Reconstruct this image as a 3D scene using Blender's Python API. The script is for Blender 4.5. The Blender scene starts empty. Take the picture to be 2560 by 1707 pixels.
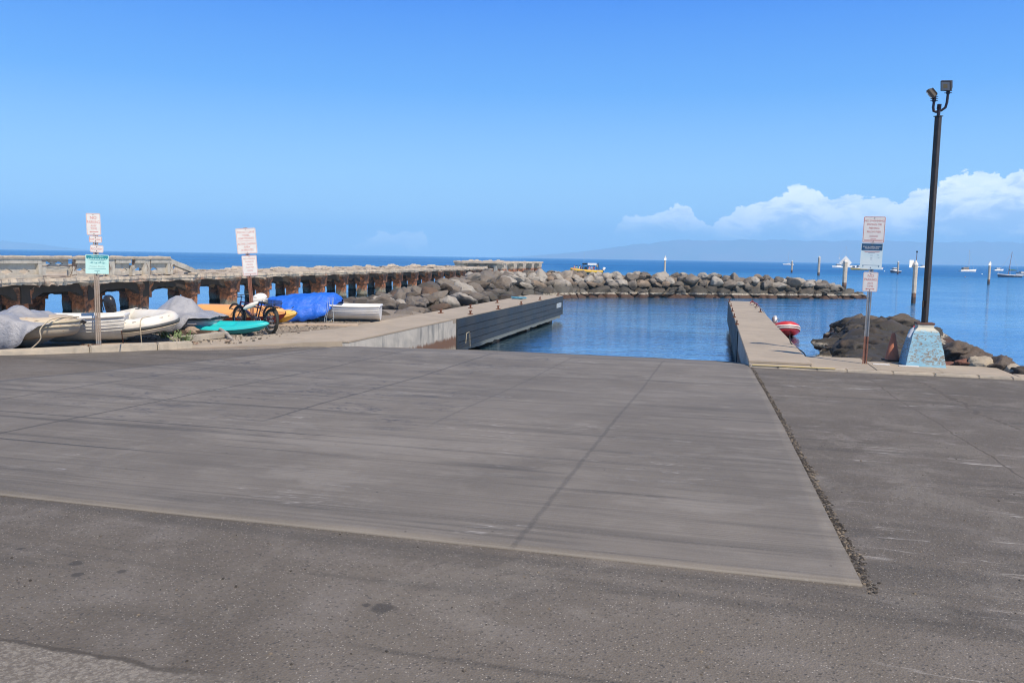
import bpy, bmesh, math, random
from mathutils import Vector, Matrix, Euler, noise
random.seed(7)
C = bpy.context.collection
SC = bpy.context.scene
PI = math.pi
# ------------------------------------------------------------------ survey of the place
FPX = 2066.0; H = 3.7
PITCH = math.atan((853.5-643.1)/FPX); ROLL = 0.0165
Fv = Vector((0, math.cos(PITCH), -math.sin(PITCH)))
R0 = Vector((1, 0, 0)); U0 = Vector((0, math.sin(PITCH), math.cos(PITCH)))
Rv = R0*math.cos(ROLL)+U0*math.sin(ROLL); Uv = -R0*math.sin(ROLL)+U0*math.cos(ROLL)
CAM = Vector((0, 0, H))
A = math.radians(14.3); SA, CA = math.sin(A), math.cos(A)      # heading of the boat ramp
def P(x, y, z):
    d = Fv+Rv*((x-1280)/FPX)-Uv*((y-853.5)/FPX)
    return CAM+d*((z-H)/d.z)
def PY(x, y, Y):
    d = Fv+Rv*((x-1280)/FPX)-Uv*((y-853.5)/FPX)
    return CAM+d*(Y/d.y)
def az(px, Y, z=0.0):                                            # point at depth Y seen at bearing px
    X = (px-1280)/FPX*Y
    for i in range(4):
        q = Vector((X, Y, z))-CAM
        X += ((px-1280)-FPX*q.dot(Rv)/q.dot(Fv))/FPX*Y
    return Vector((X, Y, z))
def interp(x, xs, ys):
    if x <= xs[0]: return ys[0]
    for i in range(1, len(xs)):
        if x <= xs[i]:
            t = (x-xs[i-1])/(xs[i]-xs[i-1]); return ys[i-1]+(ys[i]-ys[i-1])*t
    return ys[-1]
def hz(px): return interp(px, [0, 500, 950, 1350, 1850, 2250, 2560], [628.5, 629, 631, 637, 648, 661, 671])
def far(px, py): return az(px, H*FPX/(py-hz(px)))
def W(v, u, z=0.0): return Vector((u*SA+v*CA, u*CA-v*SA, z))     # ramp coordinates -> world
def UV(q): return (q[0]*SA+q[1]*CA, q[0]*CA-q[1]*SA)
def g(u): return interp(u, [-25, 5, 10.4, 14.3, 17.5, 18.7, 19.4, 40], [1.9, 1.8, 1.65, 1.5, 1.44, 1.41, 1.36, -.96])
def fbm(p, o=4, h=.5):
    s, a = 0.0, 1.0
    for i in range(o):
        s += a*noise.noise(p); p = p*2.03+Vector((3.1, 1.7, 5.2)); a *= h
    return s
# ------------------------------------------------------------------ materials
def nt(name):
    m = bpy.data.materials.new(name); m.use_nodes = True
    return m, m.node_tree, m.node_tree.nodes['Principled BSDF']
class G:                                                          # small node-graph writer
    def __init__(s, t): s.t = t; s.L = t.links
    def n(s, kind, **kw):
        nd = s.t.nodes.new(kind)
        for k, v in kw.items(): setattr(nd, k, v)
        return nd
    def put(s, sock, v):
        if hasattr(v, 'links') or isinstance(v, bpy.types.NodeSocket): s.L.new(v, sock)
        elif v is not None:
            if isinstance(v, tuple) and len(v) == 3 and sock.type == 'RGBA': v = v+(1,)
            sock.default_value = v
    def m(s, op, a, b=None, c=None, clamp=False):
        nd = s.n('ShaderNodeMath', operation=op, use_clamp=clamp)
        s.put(nd.inputs[0], a)
        if b is not None: s.put(nd.inputs[1], b)
        if c is not None: s.put(nd.inputs[2], c)
        return nd.outputs[0]
    def mr(s, v, a, b, c=0.0, d=1.0, smooth=True):
        nd = s.n('ShaderNodeMapRange', interpolation_type='SMOOTHSTEP' if smooth else 'LINEAR')
        for i, x in enumerate((v, a, b, c, d)): s.put(nd.inputs[i], x)
        return nd.outputs[0]
    def mix(s, f, a, b, blend='MIX'):
        nd = s.n('ShaderNodeMix', data_type='RGBA', blend_type=blend)
        s.put(nd.inputs[0], f); s.put(nd.inputs[6], a); s.put(nd.inputs[7], b)
        return nd.outputs[2]
    def noise(s, co, scale, detail=4, rough=.55, dist=0.0, sc=(1, 1, 1), rot=(0, 0, 0), loc=(0, 0, 0)):
        mp = s.n('ShaderNodeMapping'); s.L.new(co, mp.inputs[0])
        mp.inputs['Scale'].default_value = sc; mp.inputs['Rotation'].default_value = rot; mp.inputs['Location'].default_value = loc
        nd = s.n('ShaderNodeTexNoise'); s.L.new(mp.outputs[0], nd.inputs['Vector'])
        nd.inputs['Scale'].default_value = scale; nd.inputs['Detail'].default_value = detail
        nd.inputs['Roughness'].default_value = rough; nd.inputs['Distortion'].default_value = dist
        return nd.outputs[0]
    def vor(s, co, scale, feature='F1', sc=(1, 1, 1)):
        mp = s.n('ShaderNodeMapping'); s.L.new(co, mp.inputs[0]); mp.inputs['Scale'].default_value = sc
        nd = s.n('ShaderNodeTexVoronoi', feature=feature); s.L.new(mp.outputs[0], nd.inputs['Vector'])
        nd.inputs['Scale'].default_value = scale
        return nd
    def bump(s, h, strength=.5, dist=.01, normal=None):
        nd = s.n('ShaderNodeBump'); s.put(nd.inputs['Height'], h)
        nd.inputs['Strength'].default_value = strength; nd.inputs['Distance'].default_value = dist
        if normal is not None: s.L.new(normal, nd.inputs['Normal'])
        return nd.outputs[0]
    def co(s, which='Object'): return s.n('ShaderNodeTexCoord').outputs[which]
    def pos(s): return s.n('ShaderNodeNewGeometry').outputs['Position']
    def xyz(s, v):
        nd = s.n('ShaderNodeSeparateXYZ'); s.L.new(v, nd.inputs[0]); return nd.outputs
MATS = {}
def M(name, c1, c2=None, scale=3.0, rough=.6, metal=0.0, bump=0.0, bscale=30.0, speck=None, sp=.62, sheen=0, trans=0, coat=0):
    """plain painted / moulded / worn surface: two tones mixed by noise, optional specks and bump"""
    if name in MATS: return MATS[name]
    m, t, b = nt(name); q = G(t); co = q.co()
    c2 = c2 or tuple(x*.8 for x in c1)
    n1 = q.noise(co, scale, 5, .6, .3)
    col = q.mix(q.mr(n1, .38, .66), c1, c2)
    if speck: col = q.mix(q.mr(q.noise(co, scale*6, 5, .7), sp, sp+.07), col, speck)
    q.put(b.inputs['Base Color'], col)
    rv = q.mr(n1, .3, .7, max(rough-.08, .03), min(rough+.1, 1))
    q.put(b.inputs['Roughness'], rv); b.inputs['Metallic'].default_value = metal
    if trans: b.inputs['Transmission Weight'].default_value = trans
    if coat: b.inputs['Coat Weight'].default_value = coat; b.inputs['Coat Roughness'].default_value = .1
    if bump: q.put(b.inputs['Normal'], q.bump(q.noise(co, bscale, 5, .6), bump, .02))
    MATS[name] = m; return m
# ------------------------------------------------------------------ mesh helpers
class MB:
    def __init__(s): s.v = []; s.f = []; s.mi = []; s.sm = []
    def add(s, vs, fs, mi=0, smooth=False, M4=None):
        o = len(s.v)
        s.v += [tuple(M4 @ Vector(p)) if M4 is not None else tuple(p) for p in vs]
        s.f += [tuple(i+o for i in f) for f in fs]; s.mi += [mi]*len(fs); s.sm += [smooth]*len(fs)
        return s
    def rope(s, pts, r, n=6):
        pts = [Vector(p) for p in pts]; out = []
        for i in range(len(pts)-1):
            p0, p1, p2, p3 = pts[max(i-1, 0)], pts[i], pts[i+1], pts[min(i+2, len(pts)-1)]
            for k in range(6):
                t = k/6; out.append(.5*((2*p1)+(p2-p0)*t+(2*p0-5*p1+4*p2-p3)*t*t+(3*p1-p0-3*p2+p3)*t**3))
        return s.tube(out+[pts[-1]], r, n)
    def box(s, c, d, mi=0, rot=None, taper=None):
        x, y, z = d[0]/2, d[1]/2, d[2]/2; tx = taper or 1.0
        vs = [Vector((i*x*(tx if k > 0 else 1), j*y*(tx if k > 0 else 1), k*z)) for k in (-1, 1) for j in (-1, 1) for i in (-1, 1)]
        R = rot if rot is not None else Matrix.Identity(3)
        vs = [R @ p+Vector(c) for p in vs]
        return s.add(vs, [(0, 2, 3, 1), (4, 5, 7, 6), (0, 1, 5, 4), (2, 6, 7, 3), (1, 3, 7, 5), (0, 4, 6, 2)], mi)
    def bar(s, a, b, w, h=None, mi=0):
        a, b = Vector(a), Vector(b); d = b-a; L = d.length
        R = d.to_track_quat('Y', 'Z').to_matrix()
        return s.box((a+b)/2, (w, L, h or w), mi, R)
    def loft(s, rings, closed=True, caps=True, mi=0, smooth=True):
        n = len(rings[0]); vs = [p for r in rings for p in r]; fs = []
        for i in range(len(rings)-1):
            for j in range(n if closed else n-1):
                k = (j+1) % n
                fs.append((i*n+j, i*n+k, (i+1)*n+k, (i+1)*n+j))
        s.add(vs, fs, mi, smooth)
        if caps and closed:
            s.add(rings[0], [tuple(range(n-1, -1, -1))], mi); s.add(rings[-1], [tuple(range(n))], mi)
        return s
    def tube(s, pts, r, n=10, mi=0, smooth=True, caps=True, closed=False):
        pts = [Vector(p) for p in pts]; N = len(pts); rs = r if isinstance(r, (list, tuple)) else [r]*N
        rings = []; up = None
        for i, p in enumerate(pts):
            a = pts[(i-1) % N] if closed else pts[max(i-1, 0)]; b = pts[(i+1) % N] if closed else pts[min(i+1, N-1)]
            t = (b-a).normalized()
            if up is None: up = Vector((0, 0, 1)) if abs(t.z) < .9 else Vector((0, 1, 0))
            x = t.cross(up)
            if x.length < 1e-5: x = t.orthogonal()
            x.normalize(); y = x.cross(t).normalized(); up = y
            rings.append([p+(x*math.cos(k*2*PI/n)+y*math.sin(k*2*PI/n))*rs[i] for k in range(n)])
        if closed: rings.append(rings[0])
        return s.loft(rings, True, caps and not closed, mi, smooth)
    def cyl(s, c, r, h, n=16, mi=0, r2=None, smooth=True):
        c = Vector(c); return s.tube([c, c+Vector((0, 0, h))], [r, r if r2 is None else r2], n, mi, smooth)
    def prism(s, poly, z0, z1, mi=0):
        n = len(poly); vs = [(p[0], p[1], z0) for p in poly]+[(p[0], p[1], z1) for p in poly]
        fs = [tuple(range(n-1, -1, -1)), tuple(range(n, 2*n))]+[(i, (i+1) % n, (i+1) % n+n, i+n) for i in range(n)]
        return s.add(vs, fs, mi)
    def xform(s, M4): s.v = [tuple(M4 @ Vector(p)) for p in s.v]; return s
    def build(s, name, mats, parent=None, loc=None, rotz=0, bevel=0, shade=None):
        me = bpy.data.meshes.new(name); me.from_pydata(s.v, [], s.f); me.validate()
        for m in (mats if isinstance(mats, (list, tuple)) else [mats]): me.materials.append(m)
        if len(me.polygons) == len(s.f):
            me.polygons.foreach_set('material_index', s.mi); me.polygons.foreach_set('use_smooth', s.sm)
        bm = bmesh.new(); bm.from_mesh(me)
        if bevel:
            bmesh.ops.remove_doubles(bm, verts=bm.verts, dist=1e-5)
            es = [e for e in bm.edges if len(e.link_faces) == 2 and e.calc_face_angle(0) > .6]
            bmesh.ops.bevel(bm, geom=es, offset=bevel, segments=2, affect='EDGES', clamp_overlap=True)
        bmesh.ops.recalc_face_normals(bm, faces=bm.faces); bm.to_mesh(me); bm.free()
        o = bpy.data.objects.new(name, me); C.objects.link(o)
        if parent is not None: o.parent = parent
        if loc is not None: o.location = loc
        o.rotation_euler.z = rotz
        return o
def tag(o, label=None, cat=None, group=None, kind=None):
    if label: o['label'] = label
    if cat: o['category'] = cat
    if group: o['group'] = group
    if kind: o['kind'] = kind
    return o
def thing(name, label, cat, loc=(0, 0, 0), rot=0, group=None):
    o = bpy.data.objects.new(name, None); C.objects.link(o); o.location = loc; o.empty_display_size = .2
    o.rotation_euler = rot if isinstance(rot, tuple) else (0, 0, rot)
    return tag(o, label, cat, group)
def copy_tree(o, parent=None):
    kids = list(o.children); c = o.copy(); C.objects.link(c)
    if parent is not None: c.parent = parent
    for k in kids: copy_tree(k, c)
    return c
def ruled(name, pa, pb, nu, nv, zf, mat, **kw):
    """sheet between two polylines of (x, y)"""
    def at(pl, t):
        t *= len(pl)-1; i = min(int(t), len(pl)-2); f = t-i
        return Vector(pl[i][:2]).lerp(Vector(pl[i+1][:2]), f)
    vs = []; fs = []
    for i in range(nu+1):
        a, b = at(pa, i/nu), at(pb, i/nu)
        for j in range(nv+1):
            p = a.lerp(b, j/nv); vs.append((p.x, p.y, zf(p.x, p.y, i/nu, j/nv)))
    for i in range(nu):
        for j in range(nv):
            k = i*(nv+1)+j; fs.append((k, k+1, k+nv+2, k+nv+1))
    return MB().add(vs, fs, 0, True).build(name, mat, **kw)
# ------------------------------------------------------------------ camera, sun, sky
cd = bpy.data.cameras.new('camera'); cam = bpy.data.objects.new('camera', cd); C.objects.link(cam)
cd.sensor_width = 36; cd.lens = 36*FPX/2560; cd.clip_start = .1; cd.clip_end = 60000
mc = Matrix((Rv, Uv, -Fv)).transposed().to_4x4(); mc.translation = CAM; cam.matrix_world = mc
SC.camera = cam
SC.cycles.volume_bounces = 2; SC.cycles.pixel_filter_type = 'BLACKMAN_HARRIS'; SC.cycles.filter_width = 1.15; SC.cycles.max_bounces = 8
EL, AZ = math.radians(52.5), math.radians(-57)                   # sun over the right shoulder
to_sun = Vector((math.cos(EL)*math.cos(AZ), math.cos(EL)*math.sin(AZ), math.sin(EL)))
ld = bpy.data.lights.new('sun', 'SUN'); ld.energy = 4.9; ld.angle = math.radians(.53); ld.color = (1, .865, .69)
sun = bpy.data.objects.new('sun', ld); C.objects.link(sun); sun.rotation_euler = to_sun.to_track_quat('Z', 'Y').to_euler()
SC.view_settings.view_transform = 'Standard'; SC.view_settings.look = 'None'
SC.view_settings.exposure = 0.30; SC.view_settings.gamma = 1
w = bpy.data.worlds.new('World'); SC.world = w; w.use_nodes = True
q = G(w.node_tree); bg = w.node_tree.nodes['Background']; bg.inputs['Strength'].default_value = .1
sky = q.n('ShaderNodeTexSky', sky_type='NISHITA'); sky.sun_disc = False
sky.sun_elevation = EL; sky.sun_rotation = math.atan2(to_sun.x, to_sun.y)
sky.altitude = 0; sky.air_density = 1.0; sky.dust_density = .25; sky.ozone_density = 2.5
hs = q.n('ShaderNodeHueSaturation'); hs.inputs['Saturation'].default_value = 1.18; hs.inputs['Value'].default_value = 1.55
q.L.new(sky.outputs[0], hs.inputs['Color'])
dirv = q.n('ShaderNodeTexCoord').outputs['Generated']
X, Y, Z = q.xyz(dirv)
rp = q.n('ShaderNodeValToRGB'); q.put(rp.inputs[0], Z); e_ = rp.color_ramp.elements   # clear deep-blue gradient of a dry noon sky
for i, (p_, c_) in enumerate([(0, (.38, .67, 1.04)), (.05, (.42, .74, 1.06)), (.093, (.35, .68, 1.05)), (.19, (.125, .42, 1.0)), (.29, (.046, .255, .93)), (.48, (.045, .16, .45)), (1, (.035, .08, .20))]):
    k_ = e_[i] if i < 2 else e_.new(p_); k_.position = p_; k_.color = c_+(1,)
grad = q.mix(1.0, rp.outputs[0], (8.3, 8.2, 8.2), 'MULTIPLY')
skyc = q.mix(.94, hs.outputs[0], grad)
azn = q.m('ARCTAN2', X, Y); el = q.m('ARCSINE', Z)
# cloud bank: top and base outline (radians above the horizon) along the bearing
def curve(pts, lo, hi, vmax):
    nd = q.n('ShaderNodeFloatCurve'); cv = nd.mapping.curves[0]
    P_ = [((a-lo)/(hi-lo), v/vmax) for a, v in pts]
    cv.points[0].location = P_[0]; cv.points[1].location = P_[-1]
    for p in P_[1:-1]: cv.points.new(*p)
    for p in cv.points: p.handle_type = 'VECTOR'
    nd.mapping.update(); q.put(nd.inputs['Value'], q.mr(azn, lo, hi, 0, 1, False))
    return q.m('MULTIPLY', nd.outputs[0], vmax)
def cp(x, y): return (math.atan((x-1280)/FPX), max(0, (hz(x)-y)/FPX))
tops = [cp(*p) for p in [(860, 631), (925, 582), (945, 570), (985, 578), (1035, 566), (1062, 574), (1075, 600), (1500, 600), (1550, 532), (1600, 540), (1642, 528), (1680, 508), (1712, 516), (1732, 548), (1770, 562), (1800, 540), (1840, 522), (1890, 510), (1930, 494), (1965, 476), (1995, 472), (2020, 488), (2060, 504), (2120, 506), (2190, 512), (2235, 528), (2262, 496), (2300, 498), (2350, 478), (2390, 464), (2440, 466), (2480, 480), (2520, 470), (2560, 474), (2800, 480)]]
lo, hi = math.atan((860-1280)/FPX), math.atan((2800-1280)/FPX)
top = curve([(a, v if i not in (6, 7, 0) else 0) for i, (a, v) in enumerate(tops)], lo, hi, .12)
bases = [cp(*p) for p in [(860, 592), (1080, 590), (1500, 560), (1740, 556), (1850, 578), (2100, 600), (2560, 600), (2800, 600)]]
base = curve(bases, lo, hi, .12)
cx = q.n('ShaderNodeCombineXYZ'); q.put(cx.inputs[0], azn); q.put(cx.inputs[1], el)
cv = cx.outputs[0]
n1 = q.noise(cv, 55, 10, .64, .35, sc=(1, 1.35, 1)); n2 = q.noise(cv, 22, 6, .62, .4, sc=(1, 1.7, 1), loc=(3, 1, 0))
n3 = q.noise(cv, 34, 8, .62, .5, sc=(.7, 1.6, 1), loc=(7, 4, 0), rot=(0, 0, .5))
dtop = q.m('ADD', q.m('SUBTRACT', top, el), q.m('MULTIPLY', q.m('SUBTRACT', n1, .5), .030))
mtop = q.mr(dtop, .0, .0022)
thick = q.mr(q.m('ADD', n2, q.m('MULTIPLY', dtop, 4.0)), .40, .66)
mb = q.mr(q.m('ADD', q.m('SUBTRACT', el, base), q.m('MULTIPLY', q.m('SUBTRACT', n3, .5), .03)), -.022, .012)
right = q.mr(azn, math.atan((1500-1280)/FPX), math.atan((1900-1280)/FPX), .7, 1.05)
mask = q.m('MULTIPLY', q.m('MULTIPLY', mtop, mb), q.m('MULTIPLY', q.m('ADD', .78, q.m('MULTIPLY', thick, .3)), right), clamp=True)
lightn = q.mr(q.m('ADD', n3, q.m('MULTIPLY', q.m('SUBTRACT', .030, dtop), 5.0)), .34, .66)
ccol = q.mix(lightn, (5.0, 6.5, 8.6), (11.2, 11.6, 12.0))
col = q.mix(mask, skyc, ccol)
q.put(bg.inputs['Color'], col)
# ------------------------------------------------------------------ ground materials
def mat_asphalt():
    m, t, b = nt('asphalt'); q = G(t); co = q.co()
    big = q.noise(co, .35, 5, .6, .5); med = q.noise(co, 2.2, 6, .62, .3); fine = q.noise(co, 60, 3, .6)
    col = q.mix(q.mr(big, .35, .7), (.094, .082, .070), (.132, .117, .101))
    col = q.mix(q.m('MULTIPLY', q.mr(med, .45, .75), .45), col, (.19, .175, .165))
    st = q.noise(co, 1.0, 7, .65, .25, sc=(.10, 1.9, 1), rot=(0, 0, -.06))           # rubber streaks lying across
    col = q.mix(q.m('MULTIPLY', q.mr(st, .52, .66), .55), col, (.062, .057, .052))
    tw = q.noise(co, 1.0, 3, .5, .15, sc=(.06, .8, 1), rot=(0, 0, -.28), loc=(2, 8, 0)); col = q.mix(q.m('MULTIPLY', q.mr(q.m('ABSOLUTE', q.m('SUBTRACT', tw, .5)), 0, .03, 1, 0), q.mr(q.noise(co, .5, 3), .42, .6, 0, .55)), col, (.05, .046, .042))
    ptc = q.noise(co, .8, 7, .72, .6, loc=(3, 14, 0)); col = q.mix(q.m('MULTIPLY', q.mr(ptc, .55, .60), .22), col, (.215, .20, .18))
    agg = q.vor(co, 84); w1 = q.mr(agg.outputs['Distance'], .18, .42)
    pick = q.xyz(agg.outputs['Color'])[0]
    col = q.mix(q.m('MULTIPLY', q.mr(pick, .86, .93), q.m('SUBTRACT', 1, w1)), col, (.36, .335, .305))
    col = q.mix(q.m('MULTIPLY', q.mr(pick, .0, .14, 1, 0), .8), col, (.05, .047, .045))
    col = q.mix(q.mr(fine, .5, .8, 0, .35), col, (.26, .245, .23))
    # lime lines: thin wandering contour of a stretched noise, broken up
    c1 = q.noise(co, .7, 5, .66, .35, sc=(.13, 1.5, 1), rot=(0, 0, .10), loc=(5, 2, 0))
    ln = q.mr(q.m('ABSOLUTE', q.m('SUBTRACT', c1, .52)), .0, .006, 1, 0)
    gate = q.mr(q.noise(co, 1.1, 4, .7), .48, .62)
    x, y, z = q.xyz(co)
    right = q.mr(x, .6, 1.4)
    col = q.mix(q.m('MULTIPLY', q.m('MULTIPLY', ln, gate), q.m('MULTIPLY', right, .75)), col, (.46, .45, .44))
    # old patch seam and cracks along the ramp direction on the right hand side
    wob = q.m('MULTIPLY', q.m('SUBTRACT', q.noise(co, .7, 5, .7), .5), 1.1)
    for xc, wd, y0, y1 in ((2.85, .010, 6, 18.7), (3.75, .028, 11, 18)):
        dcr = q.m('ABSOLUTE', q.m('SUBTRACT', q.m('ADD', x, q.m('MULTIPLY', wob, .25 if wd < .02 else 1.0)), xc))
        gt = q.m('MULTIPLY', q.mr(y, y0, y0+1.5), q.mr(y, y1-1, y1, 1, 0))
        col = q.mix(q.m('MULTIPLY', q.mr(dcr, wd*.8, wd*2.2, .92, 0), gt), col, (.035, .032, .03))
        col = q.mix(q.m('MULTIPLY', q.mr(dcr, wd*1.6, wd*3.4, .25, 0), gt), col, (.20, .17, .14))
    ys = q.m('ADD', q.m('SUBTRACT', y, 3.14), q.m('MULTIPLY', q.m('SUBTRACT', q.noise(co, 2.2, 5, .7), .5), .22)); gx = q.mr(x, -1.9, -2.6)
    col = q.mix(q.m('MULTIPLY', q.m('MULTIPLY', q.mr(ys, .02, -.02), gx), .55), col, q.mix(q.mr(q.noise(co, 40, 4, .75), .42, .6), (.14, .125, .11), (.30, .28, .25)))
    col = q.mix(q.m('MULTIPLY', q.mr(q.m('ABSOLUTE', ys), .008, .03, .8, 0), gx), col, (.05, .043, .036))
    # drip stains
    for sx, sy, r in ((-1.72, 4.02, .085), (-1.83, 4.03, .03), (-3.78, 4.10, .055), (-3.64, 3.95, .045), (-3.43, 4.07, .04), (-4.3, 4.2, .03)):
        d = q.m('POWER', q.m('ADD', q.m('POWER', q.m('SUBTRACT', x, sx), 2), q.m('POWER', q.m('SUBTRACT', y, sy), 2)), .5)
        d = q.m('ADD', d, q.m('MULTIPLY', q.m('SUBTRACT', q.noise(co, 14, 3), .5), .07))
        col = q.mix(q.mr(d, r*.5, r, .7, 0), col, (.035, .033, .032))
    q.put(b.inputs['Base Color'], col); b.inputs['Roughness'].default_value = .88
    nb = q.bump(agg.outputs['Distance'], .55, .006); nb = q.bump(fine, .35, .01, nb); nb = q.bump(med, .25, .03, nb)
    q.put(b.inputs['Normal'], nb); return m
def mat_slab():
    m, t, b = nt('ramp_concrete'); q = G(t); co = q.co(); x, y, z = q.xyz(co)
    big = q.noise(co, .3, 5, .6, .4); med = q.noise(co, 1.6, 7, .65, .5)
    col = q.mix(q.mr(big, .35, .68), (.124, .112, .099), (.176, .160, .142))
    col = q.mix(q.m('MULTIPLY', q.mr(med, .45, .75), .5), col, (.225, .21, .19))
    st = q.noise(co, 1.0, 8, .66, .2, sc=(.09, 2.2, 1), rot=(0, 0, -.05))
    col = q.mix(q.m('MULTIPLY', q.mr(st, .51, .65), .50), col, (.072, .066, .060))
    st2 = q.noise(co, 1.0, 8, .7, .1, sc=(.16, 4.6, 1), rot=(0, 0, .04), loc=(4, 9, 0))
    col = q.mix(q.m('MULTIPLY', q.mr(st2, .54, .64), .6), col, (.065, .060, .056))
    br = q.noise(co, 1.0, 3, .6, .05, sc=(.55, 34, 1)); col = q.mix(q.mr(br, .46, .62, 0, .30), col, (.088, .080, .072)); col = q.mix(q.mr(br, .44, .30, 0, .30), col, (.23, .215, .195))
    st3 = q.noise(co, 1.0, 3, .5, .1, sc=(.05, .85, 1), rot=(0, 0, -.09), loc=(8, 3, 0)); tr = q.mr(q.m('ABSOLUTE', q.m('SUBTRACT', st3, .5)), .0, .022, 1, 0)
    col = q.mix(q.m('MULTIPLY', q.m('MULTIPLY', tr, q.mr(q.noise(co, .4, 3), .42, .6)), .55), col, (.055, .052, .05))
    bl = q.noise(co, .6, 6, .7, .3, sc=(.5, 1.3, 1), loc=(11, 2, 0)); col = q.mix(q.m('MULTIPLY', q.mr(bl, .55, .60), .22), col, (.27, .255, .235))
    # scraped lime and hairline scratches
    c1 = q.noise(co, .8, 6, .68, .5, sc=(.16, 1.9, 1), loc=(2, 6, 0))
    ln = q.mr(q.m('ABSOLUTE', q.m('SUBTRACT', c1, .5)), 0, .005, 1, 0)
    gate = q.mr(q.noise(co, .9, 5, .75, 0, sc=(.6, 1, 1)), .52, .64)
    col = q.mix(q.m('MULTIPLY', q.m('MULTIPLY', ln, gate), .7), col, (.46, .45, .45))
    pz = q.m('MULTIPLY', q.mr(q.noise(co, .8, 6, .7, .8, sc=(.4, 1.5, 1), loc=(9, 1, 0)), .62, .7), q.mr(q.noise(co, 9, 4, .7), .45, .65))
    col = q.mix(q.m('MULTIPLY', pz, .5), col, (.36, .36, .38))
    c2 = q.noise(co, 1.0, 5, .7, .9, sc=(.30, 1.2, 1), loc=(1, 3, 0))
    wetl = q.m('MULTIPLY', q.mr(q.m('ABSOLUTE', q.m('SUBTRACT', c2, .47)), 0, .016, 1, 0), q.mr(x, -2.5, -4, 0, 1))
    wetl = q.m('MULTIPLY', wetl, q.m('MULTIPLY', q.mr(y, 7.5, 9, 0, 1), q.mr(q.noise(co, 1.4, 4, .7), .46, .56)))
    col = q.mix(q.m('MULTIPLY', wetl, .85), col, (.035, .038, .055))
    # joints
    wob = q.m('MULTIPLY', q.m('SUBTRACT', q.noise(co, 3, 4, .7), .5), .05)
    for xc, dk, y0 in ((-1.28, .42, 0), (-3.35, .35, 9), (-5.3, .8, 8.5), (-7.4, .85, 5), (-9.35, .8, 5)):
        d = q.m('ABSOLUTE', q.m('SUBTRACT', q.m('ADD', x, wob), xc))
        col = q.mix(q.m('MULTIPLY', q.mr(d, .008, .034, dk, 0), q.mr(y, y0, y0+.6)), col, (.050, .048, .048))
    for yc, dk, x1 in ((8.17, .9, -3.2), (6.83, .9, -4.6), (9.75, .8, -3.6), (12.3, .8, -4.2), (14.6, .7, -2.2), (7.9, .35, .6)):
        d = q.m('ABSOLUTE', q.m('SUBTRACT', q.m('ADD', y, wob), yc))
        col = q.mix(q.m('MULTIPLY', q.mr(d, .007, .032, dk, 0), q.mr(x, x1-1.6, x1, 1, 0)), col, (.045, .044, .046))
    pits = q.vor(co, 5.5); pk = q.xyz(pits.outputs['Color'])[1]
    col = q.mix(q.m('MULTIPLY', q.mr(pits.outputs['Distance'], .03, .075, 1, 0), q.mr(pk, .6, .65)), col, (.04, .038, .036))
    fine = q.noise(co, 90, 3, .6); col = q.mix(q.mr(fine, .45, .8, 0, .35), col, (.27, .26, .25))
    col = q.mix(q.mr(y, 5.14, 5.13, 0, .35), col, (.26, .245, .22))                      # sunlit lip of the slab, painted in as a paler edge
    col = q.mix(q.mr(q.m('ADD', y, q.m('MULTIPLY', med, 1.2)), 29.6, 31.0), col, (.05, .045, .035))
    q.put(b.inputs['Base Color'], col); b.inputs['Roughness'].default_value = .82
    nb = q.bump(med, .25, .02); nb = q.bump(fine, .3, .006, nb); nb = q.bump(br, .35, .006, nb); q.put(b.inputs['Normal'], nb); return m
def mat_conc(name, a, c, stain=None, sc=1.5, streak=0.0, zline=None, bump=.4, aggr=0.0):
    m, t, b = nt(name); q = G(t); co = q.co(); x, y, z = q.xyz(co)
    n = q.noise(co, sc, 7, .65, .5); col = q.mix(q.mr(n, .35, .68), a, c)
    f = q.noise(co, 45, 4, .65); col = q.mix(q.mr(f, .5, .8, 0, .4), col, tuple(min(1, v*1.35) for v in c))
    if streak:
        s = q.noise(co, 1, 6, .7, .2, sc=(2.5, 2.5, .30)); s2 = q.noise(co, 1, 6, .7, .2, sc=(7, 7, .7), loc=(3, 1, 2))
        col = q.mix(q.m('MULTIPLY', q.mr(s, .52, .66), streak), col, stain)
        col = q.mix(q.m('MULTIPLY', q.mr(s2, .55, .7), streak*.7), col, tuple(v*.7 for v in stain))
    if zline:
        zz = q.m('ADD', q.xyz(q.pos())[2], q.m('MULTIPLY', q.m('SUBTRACT', q.noise(co, 1, 6, .75, .3, sc=(5, 5, 1)), .5), .45))
        col = q.mix(q.mr(zz, zline[0], zline[0]+.12, 1, 0), col, zline[1])
        col = q.mix(q.mr(zz, zline[0]-.42, zline[0]-.22, 1, 0), col, zline[2])
    if aggr:
        vo = q.vor(co, aggr); pk = q.xyz(vo.outputs['Color'])[0]
        col = q.mix(q.m('MULTIPLY', q.mr(vo.outputs['Distance'], .1, .4, 1, 0), q.mr(pk, .6, .8)), col, tuple(v*.45 for v in a))
    q.put(b.inputs['Base Color'], col); b.inputs['Roughness'].default_value = .85
    q.put(b.inputs['Normal'], q.bump(f, bump, .012, q.bump(n, .3, .03))); return m
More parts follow.
